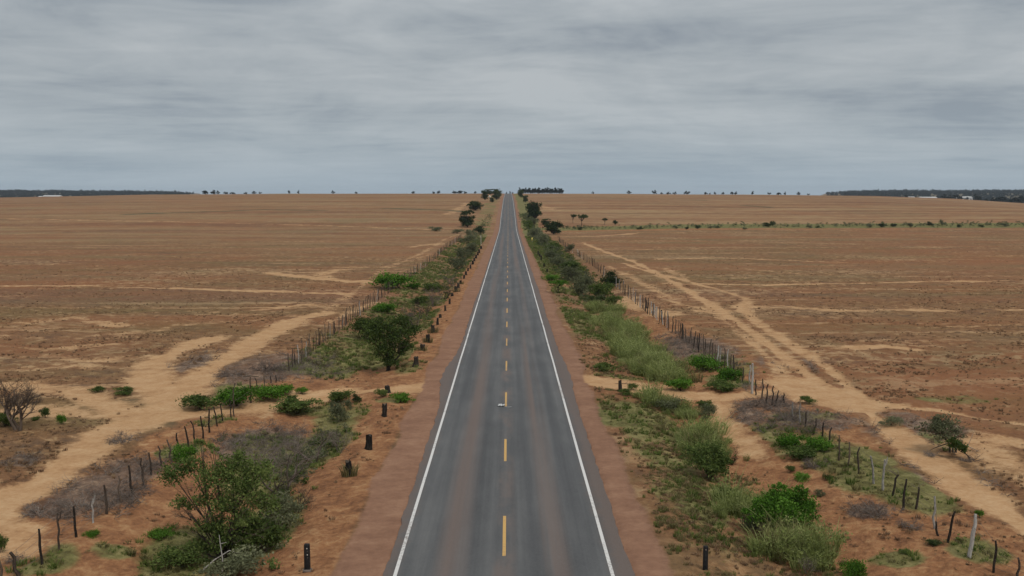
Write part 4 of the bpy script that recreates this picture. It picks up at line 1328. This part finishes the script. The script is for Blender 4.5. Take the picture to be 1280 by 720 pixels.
# dry tufts over the fields
x, y = sample(150000, 22, 520, 0.62, 1, 0.32)
sand, green, red, shoulder, brush, tan, line = masks(x, y)
dens = np.clip(1.0 - 1.15 * sand - 1.2 * shoulder - 0.72 * red - 0.5 * green, 0, 1) * (0.12 + 0.9 * sstep(0.42, 0.62, fbm(x / 4.0, y / 4.0, 3, 81))) * (1 - 0.96 * sstep(55, 260, y))
dens[np.abs(x - XR) < 6.0] = 0
rngk = np.random.default_rng(2)
k_ = rngk.random(len(x)) < dens
x1, y1 = x[k_], y[k_]
scatter('dry_grass', np.stack([x1, y1, zground(x1, y1)], 1), rngk.uniform(0.22, 0.60, len(x1)), dry, 3, 'dry brown grass tufts covering the fields')
# olive and green ground cover
x, y = sample(120000, 24, 330, 0.62, 4, 0.3)
x = np.where(np.random.default_rng(5).random(len(x)) < 0.62, x * 16.0 / (0.62 * y + 8) * 1.05, x)
sand, green, red, shoulder, brush, tan, line = masks(x, y)
ok = (np.abs(x - XR) > 5.9) & (shoulder < 0.3)
kk = rngk.random(len(x))
g1 = ok & (kk < np.clip(green * 1.5 - 0.25, 0, 1) * (0.30 + 0.38 * sstep(60, 90, y)))
sel = rngk.random(len(x)) < 0.5
for nm, s_, pr, lb in (('grass', g1 & sel, green_t, 'short green grass of the verges and damp hollows'), ('olive_grass', g1 & ~sel, olive, 'yellowing olive grass of the verges')):
    scatter(nm, np.stack([x[s_], y[s_], zground(x[s_], y[s_])], 1), rngk.uniform(0.28, 0.75, s_.sum()) * (1 + y[s_] / 300), pr, 6, lb)
rv = np.random.default_rng(33)
xv, yv = XR + rv.uniform(5.6, 11.5, 9000), 26 * (75 / 26) ** rv.random(9000)
kv = (rv.random(9000) < 0.06 + 0.85 * sstep(0.45, 0.62, fbm(xv / 1.8, yv / 1.8, 3, 95))) & (masks(xv, yv)[0] < 0.3)
xv, yv = xv[kv], yv[kv]
scatter('verge_grass', np.stack([xv, yv, zground(xv, yv)], 1), rv.uniform(0.22, 0.55, len(xv)), olive + dry[:3] + green_t[:1], 34, 'short half dry grass between the right shoulder and the weed strip')
b1 = ok & (kk < np.clip(brush * 1.2, 0, 1) * 0.6)
scatter('dead_twigs', np.stack([x[b1], y[b1], zground(x[b1], y[b1])], 1), rngk.uniform(0.7, 1.5, b1.sum()), twiggy, 7, 'grey dead twigs lying over the brush patches')

# the strip of tall pale grass and weeds along the right verge
STRIP = [(1010, 712, 1.5), (960, 668, 1.5), (925, 630, 1.3), (900, 600, 1.3), (880, 560, 1.7), (862, 535, 1.7), (845, 512, 1.5), (822, 500, 1.1)]
STRIP_B = [(850, 478, 1.8), (815, 465, 2.2), (795, 440, 2.2), (778, 418, 2.2), (762, 400, 2.2), (750, 388, 1.8)]
STRIP_C = [(745, 380, 2.4), (728, 360, 2.8), (710, 340, 3.0), (698, 325, 3.0), (686, 312, 3.0), (672, 296, 3.2), (664, 284, 3.4), (656, 268, 3.6)]


def strip_points(st, n, seed):
    rng = np.random.default_rng(seed)
    c = np.array([[at(u, v).x, at(u, v).y, w] for u, v, w in st])
    seg = np.hypot(np.diff(c[:, 0]), np.diff(c[:, 1])); cum = np.concatenate([[0], np.cumsum(seg)])
    s_ = rng.random(n) * cum[-1]
    cx, cy_, w = np.interp(s_, cum, c[:, 0]), np.interp(s_, cum, c[:, 1]), np.interp(s_, cum, c[:, 2])
    return cx + rng.normal(0, 0.42, n) * w, cy_ + rng.normal(0, 0.42, n) * w


xa, ya = strip_points(STRIP, 400, 8); xb, yb = strip_points(STRIP_B, 900, 9)
xx_, yy_ = np.concatenate([xa, xb]), np.concatenate([ya, yb])
lump_ = fbm(xx_ / 1.7, yy_ / 2.6, 2, 91)
ok = (masks(xx_, yy_)[0] < 0.6) & (lump_ > 0.36)
lump_ = lump_[ok]
xx_, yy_ = xx_[ok], yy_[ok]
scatter('tall_grass', np.stack([xx_, yy_, zground(xx_, yy_)], 1), np.random.default_rng(10).uniform(0.42, 0.95, len(xx_)) * (0.45 + 1.1 * sstep(0.36, 0.65, lump_)), tall, 11, 'tall pale green grass and feathery weeds along the right verge')
xc, yc = strip_points(STRIP_C, 950, 12)
grey_w = [sprig_proto('grey_weed', 150, 1.0, 0.8, 390 + k, 'leaf_grey', 0.12) for k in range(3)] + [sprig_proto('green_weed', 150, 1.0, 0.7, 395 + k, 'leaf', 0.12) for k in range(2)]
scatter('undergrowth', np.stack([xc, yc, zground(xc, yc)], 1), np.random.default_rng(13).uniform(0.6, 1.5, len(xc)), grey_w, 14, 'dense grey green undergrowth of the far right verge')
# undergrowth along the left ditch
UL = [(300, 716, 1.6), (330, 660, 1.3), (350, 620, 1.3), (390, 570, 1.4), (420, 540, 1.2)]
UL2 = [(500, 430, 1.6), (530, 392, 2.0), (552, 362, 2.4), (572, 335, 2.6), (588, 312, 2.6), (600, 292, 2.6), (612, 268, 3.0)]
xl, yl = strip_points(UL, 130, 15); xm, ym = strip_points(UL2, 560, 16)
xl, yl = np.concatenate([xl, xm]), np.concatenate([yl, ym])
scatter('undergrowth', np.stack([xl, yl, zground(xl, yl)], 1), np.random.default_rng(17).uniform(0.35, 0.85, len(xl)), grey_w, 18, 'low undergrowth of the left verge ditch')

# low scrub filling the creek line
rc = np.random.default_rng(27)
sg = np.hypot(np.diff(CREEK[:, 0]), np.diff(CREEK[:, 1])); cm = np.concatenate([[0], np.cumsum(sg)])
s_ = rc.random(620) * cm[-1]
xk, yk = np.interp(s_, cm, CREEK[:, 0]), np.interp(s_, cm, CREEK[:, 1]) + rc.normal(0, 6.0, 620)
scatter('creek_scrub', np.stack([xk, yk, zground(xk, yk)], 1), rc.uniform(0.7, 1.7, 620), grey_w[:3] + grey_w[:1] + olive[3:], 28, 'low grey green scrub filling the creek line')

# distant woods at both sides
far_obs = [loose('wood_tree', PROTO['far%d' % k][0][0][1]) for k in range(4)]
rw = np.random.default_rng(19)
n = 15000
yw = rw.uniform(2300, 4300, n); aw = rw.uniform(-0.9, 0.9, n)
q = aw * 1150
keep = ((q < -372 - 30 * rw.random(n)) | (q > 378 + 30 * rw.random(n)))
xw, yw = (aw * yw)[keep], yw[keep]
scatter('far_woods', np.stack([xw, yw, H(xw, yw)], 1), rw.uniform(1.5, 2.6, len(xw)), far_obs, 20, 'dark woods along the horizon beyond the fields')
n = 500
yw = rw.uniform(1550, 2100, n); aw = rw.uniform(0.46, 0.75, n)
keep = rw.random(n) < sstep(0.46, 0.56, aw) * (fbm(aw * 40, yw / 160.0, 2, 85) > 0.5)
xw, yw = (aw * yw)[keep], yw[keep]
scatter('far_scrub', np.stack([xw, yw, H(xw, yw)], 1), rw.uniform(0.9, 1.8, len(xw)), far_obs, 21, 'dark scrub below the field edge at the far right')

# ------------------------------------------------------------------ fences
def post_obj(p, top, r, mat, parent, hook=0.0, fork=False, seed=0, cross=False):
    rng = np.random.default_rng(seed)
    a = np.array([0, 0, -0.15]); b = np.array(top, float) - np.array(p)
    n = 6
    t = np.linspace(0, 1, n)
    pts = a + (b - a) * t[:, None] + np.concatenate([[[0, 0, 0]], rng.normal(0, 0.022, (n - 1, 3)) * np.array([1, 1, .2])])
    if hook:
        pts[-1] += np.array([hook, 0, -0.02]); pts[-2] += np.array([hook * 0.25, 0, 0.03])
    mb = MB()
    r = r * 0.8
    mb.tube(pts, r * np.array([1.12, 1.05, 1.0, 0.95, 0.88, 0.74]) * rng.uniform(0.9, 1.1, n), 6, 0.5)
    if fork:
        mb.tube([pts[-2], pts[-2] + np.array([0.09, 0, 0.14]), pts[-2] + np.array([0.13, 0.02, 0.38])], [r * .8, r * .65, r * .4], 5)
    if cross:
        mb.tube([pts[-1] + np.array([-0.42, 0, 0.02]), pts[-1] + np.array([0, 0, 0.06]), pts[-1] + np.array([0.5, .1, -0.02])], [r * .5, r * .7, r * .4], 5)
    o = mb.build('post', M[mat], parent, smooth=True)
    o.location = Vector(p) - Vector(parent.location)
    return o, pts + np.array(p)


def wires(parent, tops, n=4):
    """barbed strands from post to post"""
    off = np.array(parent.location)
    for k in range(n):
        f = 0.22 + 0.72 * k / (n - 1)
        mb = MB()
        pts = []
        for (b, t) in tops:
            pts.append(b + (t - b) * f + np.array([0, -0.05, 0]))
        P_ = []
        for a, b in zip(pts[:-1], pts[1:]):
            P_.append(a); P_.append((a + b) / 2 - np.array([0, 0, 0.02]))
        P_.append(pts[-1])
        mb.tube(np.array(P_) - off, 0.006, 3, 0.5)
        mb.build('wire', M['wire'], parent)


def fence(label, posts, auto, seed):
    """posts: (u, v, u_top, v_top, thickness, material, flags); auto: ground points for plain posts"""
    rng = np.random.default_rng(seed)
    items = []
    for q in posts:
        u, v, ut, vt = q[:4]
        p = at(u, v); k = p.y / F
        h = (v - vt) * k / math.cos(math.atan2(CAMZ - p.z, p.y))
        items.append((p, Vector((p.x + (ut - u) * k, p.y + rng.uniform(-.05, .05), p.z + max(0.5, h))), q[4] if len(q) > 4 else 0.05, q[5] if len(q) > 5 else 'post_dark', q[6] if len(q) > 6 else {}))
    for (x_, y_) in auto:
        p = Vector((x_, y_, float(H(x_, y_))))
        h = rng.uniform(1.2, 1.62)
        m_ = rng.choice(['post_dark', 'post_brown', 'post_brown', 'post_pale'], p=[0.26, 0.3, 0.3, 0.14])
        items.append((p, Vector((x_ + rng.normal(0, .07), y_ + rng.normal(0, .05), p.z + h)), rng.uniform(0.036, 0.066) * (1 + max(0, y_ - 150) / 500), m_, {}))
    items.sort(key=lambda t: t[0].y)
    root = empty('wire_fence', items[0][0], label, 'fence')
    tops = []
    for i, (p, t, r, m_, fl) in enumerate(items):
        o, pts = post_obj(p, t, r, m_, root, fl.get('hook', 0), fl.get('fork', False), seed * 100 + i, fl.get('cross', False))
        if 'label' in fl:
            o['label'] = fl['label']
        tops.append((pts[0] + np.array([0, 0, 0.15]), pts[-1]))
    wires(root, tops)
    return root


D_, B_, W_ = 'post_dark', 'post_brown', 'post_pale'
fence('crooked dark stick fence in the left foreground, passing behind the large sprawling tree', [
    (-18, 748, -22, 706, .055, D_), (2, 734, 0, 696, .05, B_),
    (23, 720, 15.5, 690, .075, D_), (52.7, 705, 50, 662, .055, D_), (73.3, 688.4, 74, 642, .045, B_, {'fork': True}), (95.5, 673, 93, 633, .055, D_),
    (115.5, 656, 117, 624, .045, W_, {'fork': True, 'label': 'pale grey fence post with a forked top'}), (134, 643, 132.5, 605.5, .06, D_), (150, 628.4, 149.5, 595, .045, B_), (165.5, 619, 163, 581, .06, D_),
    (180, 606.7, 177, 572.7, .055, D_), (190, 594.5, 187.5, 565.5, .055, D_), (203, 584, 199, 557, .05, D_), (214.5, 580, 211, 549, .05, B_, {'hook': -.08}), (223, 560, 221, 541, .055, D_), (236, 560, 233, 532.5, .055, D_),
    (244.7, 555, 242, 525, .05, D_, {'hook': -.12}), (254.5, 547.5, 251.5, 520, .055, D_), (262, 540, 262.5, 511, .06, D_), (272, 532.5, 268.5, 507.5, .05, D_), (279, 527.5, 276, 506, .05, D_), (289, 521.7, 288.5, 498, .045, D_),
    (293, 520, 291.5, 478, .05, B_, {'hook': .16, 'label': 'tall fence post with a hooked top at the left track'}), (314, 502, 313, 471, .06, B_, {'cross': True, 'label': 'tall fence post carrying a crooked cross stick'}),
    (323, 491, 320, 473, .05, D_), (331, 487.5, 331, 468, .05, B_), (339, 479, 338, 470, .05, D_), (346, 478, 345, 469, .05, D_)], [], 1)
rf = np.random.default_rng(23)


def fence_line(x0, y0, y1):
    y_, out = y0, []
    while y_ < y1:
        out.append((x0 + 0.25 * math.sin(y_ / 23.0) + rf.normal(0, .06), y_))
        y_ += (1.05 if y_ < 110 else 1.5 if y_ < 160 else 2.6) * rf.uniform(0.75, 1.25)
    return out


fence('long straight stick fence running into the distance along the left field', [], fence_line(-15.7, 67.5, 318), 2)
fence('stick fence in the right foreground mixing black and bleached posts', [
    (1270, 724, 1274, 697, .05, D_), (1241, 718, 1242.7, 675.7, .05, D_), (1300, 742, 1302, 706, .05, D_), (1211, 697, 1218, 643.6, .085, W_, {'label': 'thick bleached fence post leaning to the right'}), (1185, 678.7, 1189, 638, .055, D_, {'hook': .05}),
    (1172.5, 671, 1169, 652, .05, D_), (1169, 660, 1166, 620, .055, W_, {'hook': .05, 'label': 'bent bleached stick beside a short black post'}), (1145, 637.5, 1146.5, 609, .055, D_), (1128, 637.5, 1131, 598, .055, D_, {'hook': .04}), (1115.6, 623, 1119, 592, .055, D_, {'hook': .1}),
    (1103, 613.6, 1104, 574, .06, W_, {'fork': True, 'label': 'bleached fence post with a forked top'}), (1092.7, 606, 1087, 569.7, .055, W_, {'label': 'bleached fence post leaning to the left'}), (1073, 591.7, 1071.6, 558.7, .05, D_), (1060.5, 583, 1060.5, 552, .045, B_),
    (1049, 574.5, 1048, 544, .045, B_), (1035.6, 556.7, 1038.5, 534, .055, D_), (1028, 552, 1028, 528, .05, D_), (1016.7, 540, 1020.5, 522.7, .05, D_), (1006, 535.6, 1007, 515, .055, D_), (999, 529, 999, 504, .05, W_), (990.7, 524.5, 990, 502, .05, W_),
    (980, 504.5, 980, 491, .05, D_), (969, 506.7, 973, 488, .05, D_), (965, 504.5, 966, 482, .05, D_), (958.7, 503.3, 959, 479.6, .055, D_), (952.7, 496.7, 953, 473, .05, D_), (944.5, 493, 944.5, 474, .05, D_),
    (940, 491, 940, 454, .085, W_, {'label': 'tall thick bleached gate post at the right track'}), (936.5, 480, 937, 456, .07, W_)], [], 3)
fence('long straight stick fence running into the distance along the right field', [
    (928, 477, 929, 459, .055, D_), (853, 424, 853, 404, .10, D_, {'label': 'thick black fence post'}), (828, 403, 826.5, 387.5, .12, D_, {'label': 'thickest black fence post'}), (808, 385, 807, 373, .12, D_), (814, 391, 814, 377, .08, W_), (817.5, 393, 817.5, 380, .08, W_)],
    [q for q in fence_line(15.45, 65.0, 300) if min(abs(q[1] - s) for s in (63.8, 83.5, 95.1)) > 0.5], 4)

# ------------------------------------------------------------------ stumps and roadside markers
def stump(label, u, v, hpx, wpx, weedy, seed):
    p = at(u, v); k = p.y / F
    rng = np.random.default_rng(seed)
    h, r = max(0.35, hpx * k * 1.0), max(0.11, wpx * k * 0.5)
    root = empty('tree_stump', p, label, 'stump', 'stumps along the left verge' if u < 630 else 'stumps along the right verge', rng.uniform(0, 6))
    sides, rings = 11, 6
    V = []
    for i in range(rings):
        z = -0.1 + (h + 0.1) * i / (rings - 1)
        rad = r * (1.25 if i == 0 else 1.05 if i == 1 else 1.0 - 0.04 * i)
        for j in range(sides):
            a = 2 * math.pi * j / sides
            q = rad * (1 + rng.uniform(-.16, .16))
            zz = z + (rng.uniform(-.10, .12) * h if i == rings - 1 else 0)
            V.append((q * math.cos(a) + 0.04 * i / rings, q * math.sin(a), zz))
    Q = [[i * sides + j, i * sides + (j + 1) % sides, (i + 1) * sides + (j + 1) % sides, (i + 1) * sides + j] for i in range(rings - 1) for j in range(sides)]
    mb = MB(); mb.add(V, Q); mb.build('bark', M['bark_dark'], root)
    top = V[-sides:]
    c = np.mean(top, 0) - np.array([0, 0, 0.06 * h])
    mt = MB(); mt.add(np.vstack([top, c[None]]), [[j, (j + 1) % sides, sides, sides] for j in range(sides)])
    mt.build('broken_top', M['bark'], root)
    if weedy:
        mw = MB(); blades(mw, 120, r * 2.2, h * 0.9, seed, 0.014, 0.6)
        mw.build('weeds', M['grass_olive'], root)
    return root


LST = [(436.5, 595, 20, 9, 1), (460.7, 561, 17.5, 9, 0), (480.5, 521, 16.5, 7, 0), (484.5, 490, 8, 8, 0), (519.7, 456.7, 11, 7, 0), (528, 439, 9, 7, 1), (535, 428, 10, 6, 1), (541, 416.7, 10, 6, 1), (547, 405, 7.5, 3.2, 0),
       (550.5, 397, 3, 4, 0), (556.8, 388.8, 7.2, 2.8, 0), (562, 380.5, 7, 2.8, 0), (565, 371, 4.5, 4, 0), (570, 365, 7, 4.6, 1), (573, 360, 6, 3.6, 0), (576, 355.5, 5, 3.2, 1), (580, 349, 5.2, 2.8, 0), (582.5, 343.7, 4.4, 3.2, 0),
       (585, 339, 4.2, 2.4, 0), (588, 335.4, 4.4, 2.4, 0), (591, 330.5, 4.8, 3, 0), (593, 326.5, 4.2, 2.6, 0), (595, 323, 4.6, 2.6, 0), (597.2, 319, 4, 2.4, 0), (599, 316, 4.2, 2.6, 0), (601.5, 311.5, 4, 2.6, 0)]
LLAB = {0: 'grass grown stump nearest the camera on the left verge', 1: 'plain dark stump between the grassy stump and the track, left verge', 2: 'black stump on the near lip of the left track',
        3: 'low black stump with weeds in the mouth of the left track', 4: 'squat black stump just beyond the left track, beside the dark tree'}
for k, (u, v, h, w, wd) in enumerate(LST):
    stump(LLAB.get(k, ordn[k - 5] + ' dark stump beyond the squat one in the receding row, left verge' if k - 5 < 20 else 'last dark stump of the receding row, left verge'), u, v, h, w, wd, 500 + k)
stump('black stump at the mouth of the right track with sticks across it', 775, 490, 15, 5, 0, 540)
for k, (u, v, h) in enumerate([(684, 341, 5.2), (680, 334, 4.8), (676.5, 325, 5.5), (674.8, 321.5, 4.5), (672.6, 319.6, 5.8)]):
    stump(ordn[k] + ' small black stump beyond the flat topped tree on the right verge', u, v, h, 2.0, 0, 550 + k)
# the sticks that lie across the right stump
p = at(775, 489); mb = MB()
mb.tube([(-0.35, 0.0, 0.48), (0.0, -0.16, 0.52), (0.45, -0.1, 0.50), (0.72, 0.02, 0.42)], [.012, .02, .018, .008], 5)
mb.tube([(0.3, -0.1, 0.5), (0.5, 0.05, 0.62)], [.012, .006], 4)
o = mb.build('dead_stick', M['bark'], None); o.location = p
tag(o, 'dead stick lying across the black stump at the right track', 'stick')


def marker(label, u, v, hpx, wpx, marks):
    p = at(u, v); k = p.y / F
    h, w = hpx * k / 0.93, wpx * k
    root = empty('marker_post', p, label, 'marker post', 'black roadside marker posts')
    mb = MB()
    V = []
    for z, s in ((-0.15, 1.0), (h * 0.95, 0.94), (h, 0.8)):
        for dx, dy in ((-.5, -.3), (.5, -.3), (.5, .3), (-.5, .3)):
            V.append((dx * w * s, dy * w * s, z))
    Q = [[i * 4 + j, i * 4 + (j + 1) % 4, (i + 1) * 4 + (j + 1) % 4, (i + 1) * 4 + j] for i in range(2) for j in range(4)] + [[8, 9, 10, 11]]
    mb.add(V, Q); mb.build('post', M['black'], root)
    for (fx, fz, fw, fh, m_) in marks:
        mr = MB(); mr.box((fx * w, -0.3 * w - 0.004, fz * h), (fw * w, 0.008, fh * h)); mr.build('pale_mark', M[m_], root)
    return root


marker('black marker post with small white marks standing on the left verge', 384.3, 712.5, 32.5, 7.5, [(0.05, .84, .16, .04, 'cream'), (0.12, .73, .10, .05, 'twig_grey'), (0.1, .60, .14, .04, 'cream'), (.15, .49, .08, .04, 'twig_grey')])
marker('plain black marker post with one faint mark on the right verge', 881.5, 713.5, 31, 6.2, [(0.0, .86, .3, .05, 'twig_grey')])
mb = MB(); mb.box((0, 0, 0.0), (0.28, 0.2, 0.10)); p = at(384.5, 715)
mb.build('concrete_footing', M['twig_grey'], bpy.data.objects['marker_post']).location = (0, 0, -0.02)

p = at(665.3, 304); k = p.y / F
r = empty('roadside_marker', p, 'narrow yellow board on a post at the right verge', 'sign', None, 0.0)
mb = MB(); mb.tube([(0, 0, -0.2), (0, 0, 1.55)], 0.035, 6); mb.build('post', M['cream'], r)
mb = MB(); mb.box((-0.06, -0.05, 1.15), (0.34, 0.03, 0.95)); mb.build('board', M['yellow'], r)
p = at(601.2, 306)
r = empty('roadside_pole', p, 'pale thin pole with a small plate at the left verge', 'pole')
mb = MB(); mb.tube([(0, 0, -0.2), (0.02, 0, 2.6)], 0.06, 6); mb.build('pole', M['cream'], r)
mb = MB(); mb.box((0.0, -0.08, 2.35), (0.16, 0.03, 0.5)); mb.build('plate', M['cream'], r)
p = at_depth(612.3, 700)
r = empty('road_sign', p, 'small pale diamond sign before the clump of trees by the road top', 'sign')
mb = MB(); mb.tube([(0, 0, -0.2), (0, 0, 2.3)], 0.07, 6); mb.build('post', M['cream'], r)
mb = MB(); mb.add([(-1.0, 0, 2.7), (0, 0, 1.7), (1.0, 0, 2.7), (0, 0, 3.7), (-1.0, .04, 2.7), (0, .04, 1.7), (1.0, .04, 2.7), (0, .04, 3.7)],
                  [[0, 1, 2, 3], [7, 6, 5, 4], [0, 4, 5, 1], [1, 5, 6, 2], [2, 6, 7, 3], [3, 7, 4, 0]])
mb.build('plate', M['cream'], r)

# crumpled scrap on the road
p = Vector((-0.42, at(624, 507.5).y, 0)); p.z = float(P(p.y)) + 0.005
rr_ = np.random.default_rng(31); mb = MB()
gx, gy = np.meshgrid(np.linspace(-.18, .18, 7), np.linspace(-.22, .22, 7))
gz = np.abs(rr_.normal(0.05, 0.04, gx.shape)) + 0.01
V = np.stack([gx + rr_.normal(0, .025, gx.shape), gy + rr_.normal(0, .025, gx.shape), gz], -1).reshape(-1, 3)
mb.add(V, [[i * 7 + j, i * 7 + j + 1, i * 7 + j + 8, i * 7 + j + 7] for i in range(6) for j in range(6)])
o = mb.build('plastic_scrap', M['plastic'], None); o.location = p
tag(o, 'crumpled white plastic scrap on the asphalt beside a yellow dash', 'litter')
mb = MB(); q = np.linspace(0, 1, 12)
mb.tube(np.stack([.1 + q * .5, -.12 - .22 * np.sin(q * 2.6), .012 + 0 * q], 1), 0.008, 4)
o = mb.build('cord_scrap', M['plastic'], None); o.location = p
tag(o, 'thin pale curl of cord on the asphalt right of the plastic scrap', 'litter')

# pale fallen branches under the foreground tree
for lb, u, v, pts in (('long pale bare branch arching over weeds below the foreground tree', 250, 716, [(0, 0, 0), (.5, 0, .45), (1.0, .1, .75), (1.5, .1, .6), (1.9, .0, .35)]),
                      ('upright pale bare stem below the foreground tree', 278, 716, [(0, 0, 0), (.02, 0, .5), (-.06, .05, 1.0), (-.1, .1, 1.3)]),
                      ('dark snapped branch leaning from the bare shrubs, left verge', 410, 566, [(0, 0, 0), (-.25, .05, .4), (-.55, .1, .8)]),
                      ('pale dead branch fallen toward the track beside the grey green tree', 1198, 562, [(0, 0, .3), (.35, -.2, .22), (.75, -.5, .05)]),
                      ('second dead branch fallen left of the grey green tree', 1184, 562, [(0, 0, .3), (-.5, -.1, .18), (-.95, -.25, .04)])):
    mb = MB(); mb.tube(np.array(pts, float), np.linspace(.03, .010, len(pts)), 6)
    rb_ = np.random.default_rng(int(u)); e = np.array(pts[-2], float)
    mb.tube([e, e + rb_.normal(0, .2, 3) + np.array([.05, 0, .12])], [.014, .006], 4)
    o = mb.build('fallen_branch', M['post_pale' if 'pale' in lb else 'bark'], None); o.location = at(u, v)
    tag(o, lb, 'branch')

# ------------------------------------------------------------------ far buildings
def shed(label, u0, u1, y, h, nwin):
    x0, x1 = y * (u0 - 635.5) / F, y * (u1 - 635.5) / F
    w, d = x1 - x0, 14.0
    xm = (x0 + x1) / 2
    p = Vector((xm, y, float(H(xm, y))))
    r = empty('farm_shed', p, label, 'building')
    mb = MB(); mb.box((0, 0, h / 2 - 0.5), (w, d, h + 1.0)); mb.build('wall', M['white'], r)
    mb = MB()
    V = [(-w / 2 - .5, -d / 2 - .6, h), (w / 2 + .5, -d / 2 - .6, h), (w / 2 + .5, 0, h + 2.2), (-w / 2 - .5, 0, h + 2.2), (-w / 2 - .5, d / 2 + .6, h), (w / 2 + .5, d / 2 + .6, h)]
    mb.add(V, [[0, 1, 2, 3], [3, 2, 5, 4]]); mb.add(V, [[0, 3, 4, 4], [1, 5, 2, 2]]); mb.build('roof', M['roof'], r)
    for k in range(nwin):
        xx = -w / 2 + w * (k + .5) / nwin
        mb = MB(); mb.box((xx, -d / 2 - .03, h * .45), (w / nwin * .3, .1, h * .45)); mb.build('window', M['gap'], r)
    return r


shed('long low white shed before the woods at the far left', 59, 80, 1750, 5.0, 5)
shed('small white hut just left of the long white shed, far left', 53, 57, 1720, 3.5, 1)
shed('long white farm roof among trees at the far right, left of the dark bush', 1147, 1168, 1750, 4.0, 5)
shed('second white farm roof at the far right, beyond the broad dark trees', 1196, 1212, 1720, 6.0, 4)
shed('low white farm building half hidden between the right woods, leftmost of three', 1128, 1141, 1800, 4.0, 3)
for k, (u, y_, w, h, lb) in enumerate([(1073, 1500, 6, 4, 'leftmost dark tree before the woods on the far right'), (1131, 1480, 8, 5, 'round dark tree left of the white farm roofs'), (1184, 1500, 22, 7, 'broad dark tree between the two white farm roofs'),
                                       (1199, 1460, 12, 6, 'dark tree right of the broad one, far right'), (1221, 1450, 15, 9, 'tall dark tree right of the second white farm roof'), (1250, 1380, 22, 8, 'wide dark tree near the far right picture edge'), (1274, 1340, 26, 9, 'dark tree at the far right picture edge below the woods')]):
    p = at_depth(u, y_)
    put('far%d' % (k % 4), 'farm_tree', 'tree', lb, p, w * y_ / F, h * y_ / F, 'trees by the far right farm')

# ------------------------------------------------------------------ the air over the plain
mb = MB()
x0, x1, y0, y1, z0, z1 = -7000, 7000, -120, 8200, -75.0, 46.0
mb.box(((x0 + x1) / 2, (y0 + y1) / 2, (z0 + z1) / 2), (x1 - x0, y1 - y0, z1 - z0))
hm = bpy.data.materials.new('air'); hm.use_nodes = True
hn = hm.node_tree; hn.nodes.clear()
ho = hn.nodes.new('ShaderNodeOutputMaterial'); hv = hn.nodes.new('ShaderNodeVolumePrincipled')
hv.inputs['Color'].default_value = (0.80, 0.90, 1.0, 1)
hv.inputs['Density'].default_value = 0.00006
hv.inputs['Anisotropy'].default_value = 0.0
hn.links.new(hv.outputs[0], ho.inputs['Volume'])
tag(mb.build('haze', hm), 'thin blue haze over the far plain', None, None, 'stuff')
